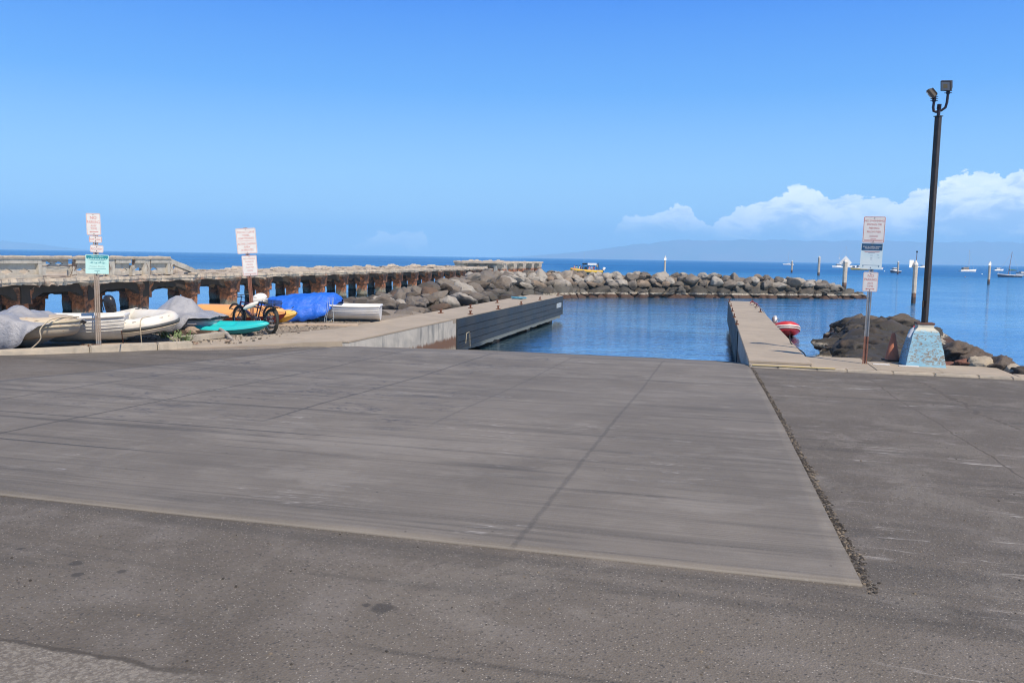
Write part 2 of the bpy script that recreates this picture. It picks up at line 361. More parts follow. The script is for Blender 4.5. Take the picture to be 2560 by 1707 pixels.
def mat_gravel():
    m, t, b = nt('gravel'); q = G(t); co = q.co()
    n = q.noise(co, .9, 6, .65, .4); col = q.mix(q.mr(n, .36, .66), (.30, .25, .195), (.22, .185, .155))
    v = q.vor(co, 70); pk = q.xyz(v.outputs['Color'])[0]
    col = q.mix(q.mr(pk, .1, .95, 0, .75, False), col, (.42, .37, .31))
    col = q.mix(q.mr(v.outputs['Distance'], .3, .7, 0, .45), col, (.09, .075, .06))
    col = q.mix(q.mr(q.noise(co, 2.1, 5, .7, .6, loc=(4, 4, 0)), .6, .7, 0, .6), col, (.33, .2, .13))
    q.put(b.inputs['Base Color'], col); b.inputs['Roughness'].default_value = .95
    q.put(b.inputs['Normal'], q.bump(v.outputs['Distance'], .8, .02)); return m
def mat_water():
    m, t, b = nt('sea_water'); q = G(t); co = q.co(); x, y, z = q.xyz(co)
    far_ = q.mr(y, 95, 330, 0, 1); pch = q.noise(co, .012, 6, .6, .5, sc=(.35, 1, 1)); pc2 = q.noise(co, .06, 5, .6, .4, sc=(.3, 1, 1))
    deep = q.mix(q.mr(pch, .35, .68), (.004, .090, .285), (.008, .135, .37))
    deep = q.mix(q.mr(pc2, .5, .72, 0, .6), deep, (.002, .062, .24))
    deep = q.mix(q.m('MULTIPLY', q.mr(x, 8, 24), q.mr(y, 120, 330, 1, 0)), deep, (.012, .150, .36))
    col = q.mix(q.m('MAXIMUM', far_, q.mr(x, 10, 22)), (.014, .085, .17), deep)
    a1 = q.noise(co, 3.4, 3, .55, .3, sc=(.5, 1.5, 1), rot=(0, 0, .12)); a2 = q.noise(co, .75, 3, .5, .5, sc=(.5, 1.35, 1), rot=(0, 0, -.1))
    a3 = q.noise(co, .22, 4, .6, .3, sc=(.45, 1.3, 1)); patch = q.mr(q.noise(co, .07, 3, .5, .4), .35, .65, .35, 1.0)
    rg = q.m('ADD', q.mr(y, 70, 220, .28, 1.7), q.m('MULTIPLY', q.mr(x, 10, 24), q.mr(y, 60, 160, .45, 0)))
    nb = q.bump(q.m('MULTIPLY', a3, rg), 1, .26); nb = q.bump(q.m('MULTIPLY', a2, rg), 1, .10, nb); nb = q.bump(q.m('MULTIPLY', q.m('MULTIPLY', a1, patch), q.mr(y, 70, 220, 1.1, 1.2)), 1, .055, nb)
    t.nodes.remove(b); df = q.n('ShaderNodeBsdfDiffuse'); q.put(df.inputs['Color'], col); gl = q.n('ShaderNodeBsdfGlossy'); gl.inputs['Color'].default_value = (.82, .93, 1, 1)
    q.put(gl.inputs['Roughness'], q.mr(y, 60, 400, .05, .22)); fr = q.n('ShaderNodeFresnel'); fr.inputs['IOR'].default_value = 1.333
    for nd in (gl, fr): q.put(nd.inputs['Normal'], nb)
    fac = q.m('MINIMUM', q.m('ADD', fr.outputs[0], q.mr(y, 60, 150, .16, .0)), q.m('SUBTRACT', q.mr(y, 60, 300, .84, .34), q.mr(x, 10, 24, 0, .12)))
    mx = q.n('ShaderNodeMixShader'); q.put(mx.inputs[0], fac); q.L.new(df.outputs[0], mx.inputs[1]); q.L.new(gl.outputs[0], mx.inputs[2])
    q.L.new(mx.outputs[0], t.nodes['Material Output'].inputs['Surface']); return m
def mat_rock(name, light, mid, brown, wet=True):
    m, t, b = nt(name); q = G(t); co = q.co()
    rnd = q.n('ShaderNodeObjectInfo').outputs['Random']
    n = q.noise(co, 1.6, 7, .65, .6); n2 = q.noise(co, 7, 6, .7, .3)
    base_ = q.mix(q.mr(rnd, .30, .42, 0, 1), mid, light)
    base_ = q.mix(q.mr(rnd, .86, .90, 0, 1), base_, brown)
    base_ = q.mix(q.mr(rnd, .18, .12, 0, 1), base_, tuple(v*.62 for v in mid))
    col = q.mix(q.mr(n, .38, .68), base_, q.mix(.5, base_, brown)); dk = q.mix(1.0, col, (.45, .43, .42), 'MULTIPLY')
    col = q.mix(q.mr(n2, .55, .72, 0, .75), col, dk)
    pt = q.vor(q.pos(), 9); col = q.mix(q.m('MULTIPLY', q.mr(pt.outputs['Distance'], .10, .24, .85, 0), q.mr(q.xyz(pt.outputs['Color'])[0], .5, .6)), col, (.012, .010, .009)) if name == 'lava_stone' else col
    vo = q.vor(co, 24); col = q.mix(q.mr(vo.outputs['Distance'], .12, .3, .7, 0), col, dk)
    p = q.pos(); z = q.m('ADD', q.xyz(p)[2], q.m('MULTIPLY', q.m('SUBTRACT', q.noise(p, 1.3, 5, .65), .5), .8))
    if wet:
        col = q.mix(q.mr(z, 1.0, 1.5, .80, 0), col, (.030, .028, .023))                   # tide-darkened skirt
        zz = q.m('ADD', q.xyz(p)[2], q.m('MULTIPLY', q.m('SUBTRACT', q.noise(p, 2.5, 4, .65), .5), .14))
        band = q.m('MULTIPLY', q.mr(zz, .30, .36), q.mr(zz, .44, .52, 1, 0))
        col = q.mix(q.m('MULTIPLY', band, q.mr(q.noise(p, 7, 3, .7), .35, .55)), col, (.34, .31, .26))
        col = q.mix(q.mr(zz, .28, .34, 1, 0), col, (.055, .028, .018))
    q.put(b.inputs['Base Color'], col); b.inputs['Roughness'].default_value = .8
    q.put(b.inputs['Normal'], q.bump(n2, .5, .05, q.bump(n, .5, .12))); return m
m_asph, m_slab, m_grav, m_water = mat_asphalt(), mat_slab(), mat_gravel(), mat_water()
m_walk = mat_conc('walk_concrete', (.37, .315, .25), (.30, .26, .21), sc=.9, bump=.25)
m_side = mat_conc('stained_concrete', (.52, .50, .455), (.36, .355, .335), (.17, .185, .19), 1.2, .8, (.80, (.17, .10, .07), (.36, .34, .28)))
m_kerb = mat_conc('kerb_concrete', (.50, .44, .355), (.36, .33, .28), (.2, .17, .14), 2.2, .3)
m_rock = mat_rock('boulder_stone', (.31, .295, .27), (.165, .15, .135), (.22, .17, .13))
m_shore = mat_rock('shore_stone', (.155, .14, .125), (.085, .075, .066), (.12, .08, .055))
m_lava = mat_rock('lava_stone', (.100, .083, .071), (.046, .041, .038), (.105, .066, .045))
# ------------------------------------------------------------------ setting
def ramp_obj(o): o.rotation_euler.z = -A; return o
nse = lambda x, y, a, s=1.0: a*fbm(Vector((x*s, y*s, .3)), 3)
o = ruled('sea', [(-11500, -30), (11500, -30)], [(-11500, 10250), (11500, 10250)], 2, 2, lambda x, y, a, b: 0, m_water); tag(o, kind='structure')
# asphalt in ramp coordinates (x = across, y = along)
far_edge = [(-30, 13.6), (-14.6, 13.6), (-11.9, 17.2), (-9.6, 18.6), (20, 18.6)]
o = ruled('asphalt_lot', [(-30, -22), (-14.6, -22), (-11.9, -22), (-9.6, -22), (20, -22)], [(a, b+.12) for a, b in far_edge], 160, 150,
          lambda x, y, a, b: g(y)-.012+nse(x, y, .006, .7)-(.06 if y > 18.6 and -9.5 < x < .5 else 0), m_asph); ramp_obj(o); tag(o, kind='structure')
MB().box((-10, -200, .2), (300, 300, 2.9)).build('ground', m_asph)['kind'] = 'structure'
# concrete boat ramp: apron, brow and the slope running under water
le = [(-11.9, 5.12), (-11.6, 7.5), (-10.9, 10.4), (-10.36, 14.3), (-9.72, 16.8), (-9.32, 18.9)]
re = [(.87, 5.12), (.84, 7.5), (.80, 10.4), (.75, 14.3), (.66, 16.8), (.60, 18.9)]
o = ruled('concrete_apron', le, re, 110, 110, lambda x, y, a, b: g(y)+nse(x, y, .005, .6), m_slab); ramp_obj(o); tag(o, kind='structure')
so = o.modifiers.new('s', 'SOLIDIFY'); so.thickness = .03; so.offset = -1
o = ruled('boat_ramp', [(-9.32, 18.9), (-9.32, 38)], [(.60, 18.9), (.60, 38)], 120, 60, lambda x, y, a, b: g(y)+nse(x, y, .012, .6), m_slab); ramp_obj(o); tag(o, kind='structure')
# gravel yard behind the left kerb
k0, k1 = P(0, 894, 1.45), P(506, 868, 1.45); kd = (k1-k0).normalized()
near = [k0-kd*22, k0-kd*.2, k0.lerp(k1, .5), k1+kd*.0, W(-11.5, 17.7), W(-10.6, 20), W(-10.3, 24), W(-10.2, 29)]
farp = [(-40, 20), (-22, 26.2), (-17, 28), (-13.5, 29.5), (-11, 31), (-8.5, 33), (-7, 34), (-4.5, 34)]
o = ruled('gravel_yard', [(p[0], p[1]) for p in near], farp, 150, 60, lambda x, y, a, b: (1.49 if UV((x, y))[1] < -12.6 or UV((x, y))[0] > 22.5 and UV((x, y))[1] < -11.3 else 1.44)+nse(x, y, .015, 1.1)-.9*max(0, b-.93)/.07, m_grav); tag(o, kind='structure')
# concrete walkway fanning out from the left pier
lo_ = [W(-12.6, 16.4), W(-11.2, 17.5), W(-10.2, 18.5), W(-9.33, 19.3)]; up_ = [W(-12.9, 17.6), W(-12.2, 19.6), W(-11.6, 21), W(-11.15, 22.2)]
o = ruled('walkway', lo_, up_, 30, 14, lambda x, y, a, b: 1.462+.038*min(1, a*1.3)+.008*b, m_walk); tag(o, kind='structure')
so = o.modifiers.new('s', 'SOLIDIFY'); so.thickness = .16; so.offset = -1; o.data.polygons.foreach_set('use_smooth', [False]*len(o.data.polygons))
# dirt verge between the kerb end and the apron
o = ruled('dirt_verge', [W(-12.2, 15.9), W(-11.0, 17.0), W(-10.0, 18.3)], [W(-12.75, 16.9), W(-12.1, 17.2), W(-11.1, 18)], 20, 8, lambda x, y, a, b: 1.452+nse(x, y, .012, 3)-.03*abs(b*2-1)**3, m_grav); tag(o, kind='structure')
# right-hand pavement with its rough kerb face
mb = MB()
px_ = [.60, 1.9, 3.2, 4.5, 5.9, 7.6, 9.6, 12]
for i in range(7):
    x0, x1 = px_[i]+.004, px_[i+1]-.004; wdt = 2.2 if i < 2 else (1.55 if i < 4 else .42)
    mb.box(((x0+x1)/2, 18.72+wdt/2+.01*(i % 2), 1.20+.004*(i % 3)), (x1-x0, wdt, .5))
o = ramp_obj(mb.build('pavement', m_walk, bevel=.008)); tag(o, kind='structure')
mb = MB(); random.seed(3)
x = .62
while x < 12:
    L = random.uniform(.45, 1.0); mb.box((x+L/2, 18.645+random.uniform(-.008, .008), 1.212+random.uniform(-.008, .004)), (L-.006, .16, .47), rot=Euler((0, 0, random.uniform(-.02, .02))).to_matrix()); x += L
o = ramp_obj(mb.build('kerb', m_kerb, bevel=.02)); tag(o, kind='structure')
# yellow edge line
m_yel = mat_conc('worn_yellow_paint', (.52, .40, .14), (.44, .38, .24), sc=5)
o = ramp_obj(MB().box((1.52, 18.64, 1.4535), (1.70, .15, .004)).build('yellow_edge_line', m_yel)); tag(o, kind='structure')
# left kerb (old and cracked) and a second broken length
def kerb(a, b, w_, h_, z0, name='kerb'):
    d = (b-a); L = Vector((d.x, d.y)).length; yaw = math.atan2(d.y, d.x); mb = MB(); x = 0; random.seed(int(L*10))
    while x < L:
        l = min(random.uniform(1.2, 2.4), L-x); mb.box((x+l/2, random.uniform(-.012, .012), h_/2), (l-.015, w_, h_)); x += l
    o = mb.build(name, m_kerb, loc=(a.x, a.y, z0), rotz=yaw, bevel=.025); return tag(o, kind='structure')
kerb(k0-kd*14, k1-kd*.25, .26, .2, 1.41)
kb0, kb1 = P(432, 858, 1.49), P(560, 843, 1.49); kerb(kb0, kb1, .26, .16, 1.47, 'kerb')
# ------------------------------------------------------------------ loading piers
RUB = M('fender_rubber', (.020, .024, .028), (.034, .040, .046), 1.2, .55, bump=.15, speck=(.12, .13, .14), sp=.70)
RUST = M('rusty_iron', (.17, .062, .030), (.085, .036, .022), 14, .85, bump=.5, bscale=60, speck=(.30, .14, .07))
def cleat(v, u, z=1.5, n=0, rz=0.0, label='', blue=False):
    t = thing('mooring_cleat', label, 'cleat', W(v, u, z), -A+rz, 'rusty mooring cleats on the piers')
    mb = MB().box((0, 0, .012), (.13, .30, .024)); mb.build('base_plate', RUST, t)
    mb = MB().tube([(0, -.05, .02), (0, -.055, .12)], .022, 8).tube([(0, .05, .02), (0, .055, .12)], .022, 8)
    mb.tube([(0, -.17, .145), (0, -.12, .128), (0, 0, .122), (0, .12, .128), (0, .17, .145)], [.014, .022, .026, .022, .014], 8)
    mb.build('horn', RUST, t); return t
def pier(v0, v1, u0, u1, pu, panel_v, side, label):
    t = thing('loading_pier', label, 'pier', W(v0, u0, 0), -A)
    w_, L, p = v1-v0, u1-u0, pu-u0
    # deck slab with soffit lifted off the water beyond the abutment
    mb = MB().box((w_/2, (p-.6)/2, 1.475), (w_, p-.6, .05)); mb.box((w_/2, (p-.6+L)/2, 1.41), (w_, L-p+.6-.012, .18)); mb.build('deck', m_walk, t, bevel=.012)
    f = panel_v-v0
    inner = .17 if side > 0 else -.17
    # abutment wall under the near length
    mb = MB().box((w_/2+(0.0), p/2+.002, .365), (w_-.006, p-.01, 2.168)); mb.build('abutment_wall', m_side, t)
    # edge beam behind the fender, ragged pale foot showing below it
    bm_ = MB(); n = 60; yy = [p+(L-p)*i/n for i in range(n+1)]
    xo = f-side*.10; xi = xo-side*.28
    rings = []
    for k, y in enumerate(yy):
        zb = .20+.05*fbm(Vector((y*1.5, v0, 2)), 3); rings.append([(xo, y, 1.315), (xo+side*.03*noise.noise(Vector((y*2, 1, 1))), y, zb), (xi, y, zb), (xi, y, 1.315)])
    bm_.loft(rings, True, True, 0, False); bm_.build('edge_beam', m_side, t)
    mb = MB().box((f-side*w_, (p+L)/2, .85), (.25, L-p-.1, .92)); mb.build('edge_beam', m_side, t)
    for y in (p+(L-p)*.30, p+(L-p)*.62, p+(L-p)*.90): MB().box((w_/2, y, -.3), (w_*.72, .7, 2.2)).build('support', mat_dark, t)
    # rubber fender boards: four planks with real gaps
    z = 1.475
    for k, h in enumerate((.33, .27, .26, .24)):
        MB().box((f-side*.04, (p+L)/2, z-h/2), (.12, L-p+.16, h-.014)).build('fender_board', RUB, t, bevel=.006); z -= h
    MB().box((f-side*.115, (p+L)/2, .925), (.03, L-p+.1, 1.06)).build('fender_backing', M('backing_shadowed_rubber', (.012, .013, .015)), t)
    MB().box((f-side*.06, p-.15, .925), (.17, .12, 1.10)).build('fender_end_post', RUB, t, bevel=.015)
    return t
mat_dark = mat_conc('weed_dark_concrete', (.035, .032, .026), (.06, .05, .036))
LP = pier(-11.15, -9.20, 19.25, 48.0, 28.2, -9.20, 1, 'concrete loading pier with long black rubber fender left of the boat ramp')
RP = pier(.60, 1.94, 19.0, 47.2, 27.6, .60, -1, 'narrow concrete loading pier right of the boat ramp, red boat beside it')
MB().box((1.95+.031, 27.55, .995), (.02, 1.3, .27)).build('reflector_plate', M('grey_plate', (.36, .40, .43), rough=.4), LP)
RP.rotation_euler.z += .0118
mb = MB().tube([(1.965, 9.9, .80), (1.985, 9.92, .88), (2.0, 10.15, .89), (1.985, 10.3, .84)], .012, 6).tube([(1.975, 9.9, .82), (1.975, 9.82, .5)], .011, 6).tube([(1.98, 10.28, .86), (1.978, 10.36, .32)], .011, 6)
mb.build('hanging_rope', M('pale_rope', (.48, .45, .36), bump=.4, bscale=90), LP)
def cl_at(px, py, lab, rz=0.0):
    v, u = UV(P(px, py, 1.5))[::-1]; cleat(v, u, 1.5, lab if False else 0, rz, lab)
for (a, b, l) in ((1176, 786, 'rusty cleat nearest the camera on the fender edge of the left pier'), (1245.5, 772.5, 'second rusty cleat along the fender edge of the left pier'),
                  (1303, 761, 'third rusty cleat along the fender edge of the left pier'), (1350, 749.5, 'fourth rusty cleat along the fender edge of the left pier'), (1395, 739.5, 'rusty cleat at the far corner of the left pier'),
                  (1102, 782.5, 'rusty cleat on the rock side of the left pier, nearest the camera'), (1176, 770, 'second rusty cleat on the rock side of the left pier'), (1243, 757, 'third rusty cleat on the rock side of the left pier, debris around it')):
    cl_at(a, b, l)
for (a, b, l) in ((1842, 811, 'near dark cleat on the water-gate edge of the right pier'), (1835.5, 793, 'second dark cleat on the left edge of the right pier'),
                  (1831, 778, 'third dark cleat on the left edge of the right pier'), (1827.5, 766, 'fourth dark cleat on the left edge of the right pier'), (1823.5, 755, 'cleat at the far left corner of the right pier'),
                  (1901, 780, 'nearest dark cleat on the boat side of the right pier'), (1890.5, 768, 'cleat holding a white rope on the right pier'), (1880.5, 756, 'cleat wrapped in red rope at the far end of the right pier')):
    cl_at(a, b, l)
# ------------------------------------------------------------------ ruined wharf
def mat_ruin():
    m, t, b = nt('ruined_concrete'); q = G(t); co = q.co(); x, y, z = q.xyz(co)
    n = q.noise(co, 1.1, 7, .68, .6); f = q.noise(co, 11, 6, .7, .2)
    col = q.mix(q.mr(n, .36, .66), (.47, .41, .34), (.33, .285, .235))
    col = q.mix(q.mr(f, .54, .72, 0, .7), col, (.20, .165, .135))
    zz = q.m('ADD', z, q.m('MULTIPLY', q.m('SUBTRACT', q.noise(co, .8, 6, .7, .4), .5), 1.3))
    rust = q.mix(q.mr(q.noise(co, 1.6, 6, .7, .5), .42, .56), (.36, .14, .065), (.085, .045, .03))  # rust patches; the dark tone is deepened to paint in under-deck shade
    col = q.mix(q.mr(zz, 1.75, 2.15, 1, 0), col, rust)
    low = q.mix(q.mr(f, .4, .6), (.17, .155, .12), (.26, .25, .20)); col = q.mix(q.mr(zz, .35, .75, 1, 0), col, low)
    z2 = q.m('ADD', z, q.m('MULTIPLY', q.m('SUBTRACT', f, .5), .3)); col = q.mix(q.mr(z2, .1, .3, 1, 0), col, (.03, .028, .02))
    q.put(b.inputs['Base Color'], col); b.inputs['Roughness'].default_value = .9
    q.put(b.inputs['Normal'], q.bump(f, .7, .05, q.bump(n, .5, .15))); return m
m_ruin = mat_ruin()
m_bal = mat_conc('balustrade_concrete', (.46, .43, .375), (.37, .345, .30), (.20, .18, .155), 1.8, .45, bump=.5)
m_under = mat_conc('shade_dark_concrete', (.050, .034, .025), (.030, .024, .020), sc=1.2, bump=.5)  # beam colour darkened to carry the shade under the deck
NV, FV = -30.75, -38.2                                           # near and far edge of the deck (across)
def ucol(px, v):
    k = (px-1280)/FPX; Y = v/(k*CA-SA); return UV((k*Y, Y))[0]
def rough(mb_obj, amp, s, cut=3):
    bm = bmesh.new(); bm.from_mesh(mb_obj.data)
    bmesh.ops.remove_doubles(bm, verts=bm.verts, dist=1e-4)
    if cut: bmesh.ops.subdivide_edges(bm, edges=[e for e in bm.edges if e.calc_length() > .25], cuts=cut, use_grid_fill=True)
    for v in bm.verts:
        p = v.co*s; v.co += Vector((noise.noise(p), noise.noise(p+Vector((9, 0, 0))), noise.noise(p+Vector((0, 9, 0)))))*amp
    bm.to_mesh(mb_obj.data); bm.free(); return mb_obj
def deck_mesh(t, u0, u1, z, v0=NV, v1=FV, th=.30, seed=0, ragged=.22, holes=()):
    """deck sheet in wharf coordinates: ragged seaward lip, spalled top, broken kerb along the far edge, added openings that let sun through"""
    nu = int((u1-u0)/.2); prof = [0, .02, .045, .08, .12, .16, .20, .25, .3, .4, .5, .6, .7, .8, .9, .93, .95, .985, 1.0]; nv = len(prof); vs = []; fs = []
    for i in range(nu+1):
        u = u0+(u1-u0)*i/nu; e = ragged*(.35*fbm(Vector((u*.9, seed, 1)), 3)+.9*math.floor(3.5*fbm(Vector((u*1.5, seed, 1)), 2))/3.5)+.10*fbm(Vector((u*4.1, seed, 9)), 3)
        for j in range(nv):
            s = prof[j]; v = v0+e*(1-s)+(v1-v0)*s
            zz = z+.05*fbm(Vector((u*1.3, v*1.3, seed)), 3)+(.10*fbm(Vector((u*.8, 3, seed)), 4) if j < 3 else 0)
            if 14 < j < 18: zz += max(0, .16+.10*math.floor(3*noise.noise(Vector((u*.28, 7, seed))))+.05*math.floor(4*noise.noise(Vector((u*1.3, 2, seed)))))
            if 7 < j < 13: zz += .16*max(0, noise.noise(Vector((u*.5, v*.7, 5+seed)))-.1)
            vs.append((v, u, zz))
    for i in range(nu):
        for j in range(nv-1):
            u = u0+(u1-u0)*(i+.5)/nu; v = v0+(v1-v0)*(prof[j]+prof[j+1])/2
            if any(abs(u-hu)+.25*noise.noise(Vector((u*2, v*2, 0))) < .62 and hv0 < v+.2*noise.noise(Vector((u*2, 5, 3))) < hv1 for hu, hv0, hv1 in holes): continue
            k = i*nv+j; fs.append((k, k+nv, k+nv+1, k+1))
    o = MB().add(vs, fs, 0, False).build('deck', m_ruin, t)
    m = o.modifiers.new('s', 'SOLIDIFY'); m.thickness = th; m.offset = 1 if o.data.polygons[0].normal.z < 0 else -1
    # hanging spalled lip of reinforced concrete
    mb = MB(); Rg = []
    for i in range(nu+1):
        u = u0+(u1-u0)*i/nu; e = ragged*(.35*fbm(Vector((u*.9, seed, 1)), 3)+.9*math.floor(3.5*fbm(Vector((u*1.5, seed, 1)), 2))/3.5)+.10*fbm(Vector((u*4.1, seed, 9)), 3); dn = .02+.12*abs(fbm(Vector((u*3.6, 4, seed)), 3))+.085*math.floor(4*abs(noise.noise(Vector((u*1.9, 4, seed)))))
        Rg.append([(v0+e+.02, u, z-.02), (v0+e+.05+.05*noise.noise(Vector((u*4, 1, 1))), u, z-.16), (v0+e-.02, u, z-.17-dn), (v0+e-.16, u, z-.2-dn*.8), (v0+e-.2, u, z-.04)])
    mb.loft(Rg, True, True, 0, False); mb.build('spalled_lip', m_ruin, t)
    return o
def wharf_column(t, v, u, ztop, seed, w_=.78, tilt=0.0, cap=True):
    mb = MB(); h = w_/2
    def sq(hx, hy, z, dx=0): return [(-hx+dx, -hy, z), (hx+dx, -hy, z), (hx+dx, hy, z), (-hx+dx, hy, z)]
    ch = ztop-.42; c0 = 1.12
    R = [sq(h, h, -1.2), sq(h, h, 0), sq(h*.95, h*.97, .55), sq(h, h, c0-.002)]
    if cap: R += [sq(h+.09, h+.10, c0), sq(h+.10, h+.11, ch-.1), sq(h+.10, h+.32, ztop-.12), sq(h+.10, h+.38, ztop)]
    else: R += [sq(h, h, ztop)]
    for i, r in enumerate(R): R[i] = [(x+tilt*p2, y, p2) for x, y, p2 in r]
    mb.loft(R, True, True, 0, False)
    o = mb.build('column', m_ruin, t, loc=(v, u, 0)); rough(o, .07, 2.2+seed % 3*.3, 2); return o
def wharf(label, u0, u1, z, ks, name='ruined_wharf', low=0):
    t = thing(name, label, 'ruined wharf', (0, 0, 0), -A)
    inset = lambda k: -1.25 if ks[k] < u_b-1 else -.95
    deck_mesh(t, u0, u1, z, seed=u0*.13, holes=[(u-.95+.2*math.sin(i*2.1), NV-2.1, NV-.30-.12*math.sin(i*3.3)) for i, u in enumerate(ks) if u > u_b-1 and i % 5 != 4])  # deck holes added so the sun reaches the column fronts
    ub = z-.30
    nb = NV-1.0
    for k, u in enumerate(ks):
        wharf_column(t, NV+inset(k), u, ub+.02, k, w_=.74+.08*math.sin(k*2.3)); Yk = W(NV, u)[1]; fu = ucol(1280+FPX*W(NV-1, u)[0]/Yk-30*54/Yk, FV+.8); wharf_column(t, FV+.8, fu, ub+.02, k+40, w_=.62) if u1-2 > fu else None
        if u < u_b-1: wharf_column(t, (nb+FV)/2, u, ub+.02, k+70, w_=.6)
        # transverse frame with haunches
        mb = MB(); x0, x1 = FV+.3, NV-.75; n = 16; R = []
        for i in range(n+1):
            s = i/n; x = x0+(x1-x0)*s; d = min(abs(x-nb), abs(x-FV-.8), abs(x-(nb+FV)/2)*1.4); zb = ub-.62-.35*max(0, 1-d/1.1)
            R.append([(x, u-.26, ub+.03), (x, u+.26, ub+.03), (x, u+.26, zb), (x, u-.26, zb)])
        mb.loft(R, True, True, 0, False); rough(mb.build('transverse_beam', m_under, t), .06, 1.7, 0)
    for v in (nb, FV+.8):                                         # long beams with arch haunches at each column
        mb = MB(); n = int((u1-u0)/.35); R = []
        for i in range(n+1):
            u = u0+.3+(u1-u0-.6)*i/n; d = min([abs(u-k) for k in ks]+[9]); zb = ub-.40-.38*max(0, 1-max(0, d-.35)/.75)-.05*noise.noise(Vector((u, v, 1)))
            R.append([(v-.16, u, ub+.03), (v+.16, u, ub+.03), (v+.16, u, zb), (v-.16, u, zb)])
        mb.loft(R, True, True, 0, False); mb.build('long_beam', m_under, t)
    return t
near_px = [-470, -240, -66, 78, 262, 371, 495, 585, 675, 742, 812, 867, 922, 965, 1011, 1050, 1084, 1108, 1133, 1155, 1176]
u_b = ucol(495, NV-.3); step = (ucol(1108, NV-.3)-u_b)/11
ks = [u_b+step*k for k in range(-5, 17)]
WH = wharf('long ruined concrete wharf with rust-stained columns and a broken balustrade', ks[0]-1.0, ucol(1216, NV), 2.36, ks)
uf0, uf1 = ucol(1253, NV), ucol(1352, NV)
# detached stump further out: an Empty with its own origin
W2 = thing('ruined_wharf', 'detached far stump of the ruined wharf behind the breakwater', 'ruined wharf', (0, 0, 0), -A)
deck_mesh(W2, uf0, uf1, 3.0, seed=4.4, th=.25, ragged=.4)
for k in range(5):
    u = uf0+1.5+(uf1-uf0-3)*k/4
    for v in (NV-.7, FV+.8): wharf_column(W2, v, u, 2.78, k+9, w_=1.3)
mb = MB().box((NV-1.2, (uf0+uf1)/2-(uf1-uf0)*.34, 1.9), (.6, (uf1-uf0)*.3, 1.3)); rough(mb.build('wall_panel', m_bal, W2), .25, .7, 3)
# balustrade: panels with diamond piercings, cornice, rebar where it has broken away
def diamond_panel(t, ua, ub_, z0, z1, v, th, cs, dw=.30, dh=.17, zc=None, mat=m_bal):
    """wall panel pierced by diamonds centred at cs, real openings with reveals"""
    mb = MB(); zc = zc or (z0+z1)/2; cuts = [ua]+[(cs[i]+cs[i+1])/2 for i in range(len(cs)-1)]+[ub_]
    for s in (0, -th):
        for i, c in enumerate(cs):
            a, b = cuts[i], cuts[i+1]; x = v+s
            O = [(x, a, z0), (x, c, z0), (x, b, z0), (x, b, zc), (x, b, z1), (x, c, z1), (x, a, z1), (x, a, zc)]
            D = [(x, c-dw, zc), (x, c, zc-dh), (x, c+dw, zc), (x, c, zc+dh)]
            mb.add(O+D, [(0, 1, 9, 8, 7), (1, 2, 3, 10, 9), (3, 4, 5, 11, 10), (5, 6, 7, 8, 11)])
    for c in cs:
        D = [(c-dw, zc), (c, zc-dh), (c+dw, zc), (c, zc+dh)]
        for i in range(4):
            a, b = D[i], D[(i+1) % 4]; mb.add([(v, a[0], a[1]), (v, b[0], b[1]), (v-th, b[0], b[1]), (v-th, a[0], a[1])], [(0, 1, 2, 3)])
    for (a, b) in (((ua, z0), (ub_, z0)), ((ub_, z0), (ub_, z1)), ((ub_, z1), (ua, z1)), ((ua, z1), (ua, z0))):
        mb.add([(v, *a), (v, *b), (v-th, *b), (v-th, *a)], [(0, 1, 2, 3)])
    return mb.build('balustrade_panel', mat, t)
BV = NV-.30; BZ = 2.38; BT = 3.42
up = lambda px: ucol(px, BV)
m_rebar = M('rebar', (.13, .06, .035), (.08, .045, .03), 10, .9)
def post(px, w_=.44, zt=BT-.16):
    u = up(px); o = MB().box((BV-.12, u, (BZ+zt)/2), (.34, w_, zt-BZ)).build('balustrade_post', m_bal, WH); rough(o, .05, 3, 2)
u_s = ks[0]-.9
def panel_frame(pa, pb, cs, z0=BZ+.04, full=True):
    a, b = up(pa), up(pb)
    diamond_panel(WH, a, b, z0, BT-.34, BV-.10, .09, [up(c) for c in cs], zc=BZ+.30, dw=.34, dh=.15)
    MB().box((BV-.06, (a+b)/2, BT-.27), (.24, b-a, .22)).build('balustrade_rail', m_bal, WH, bevel=.01)
    if full: MB().box((BV-.05, (a+b)/2, BZ+.06), (.28, b-a, .18)).build('balustrade_plinth', m_bal, WH)
panel_frame(-560, -320, [-500, -380]); panel_frame(-290, -60, [-230, -120]); panel_frame(-40, 103, [-22, 22, 66])
MB().box((FV+.35, (u_s+up(421))/2, 2.62), (.3, up(421)-u_s, .5)).build('parapet', m_bal, WH)
a, b = up(107), up(176)
diamond_panel(WH, a, b, BZ+.34, BT-.17, BV-.10, .09, [up(124), up(153)], zc=BZ+.66, dw=.26, dh=.125)
panel_frame(189, 262, [206, 244], full=False); panel_frame(288, 327, [312], full=False); panel_frame(337, 362, [351], full=False); panel_frame(376, 421, [389], full=False)
for px in (-305, -50, 104, 278, 366, 424): post(px)
post(183, .2, 2.9); post(332, .22, 2.95)
mb = MB(); R = []; u = u_s; u2 = up(424); n = 150                  # crumbling cornice
for i in range(n+1):
    uu = u+(u2-u)*i/n; k = fbm(Vector((uu*1.7, 2, 2)), 4); zt = BT+.05*k-.02; w_ = .20+.05*noise.noise(Vector((uu*3, 5, 5)))
    if up(178) < uu < up(190): zt -= .07
    R.append([(BV+w_*.5, uu, BT-.17), (BV+w_*.6, uu, BT-.08+.02*k), (BV+w_*.35, uu, zt), (BV-.34, uu, zt+.03*k), (BV-.30, uu, BT-.17)])
mb.loft(R, True, True, 0, False); mb.build('cornice', m_ruin, WH)
random.seed(12); mb = MB()
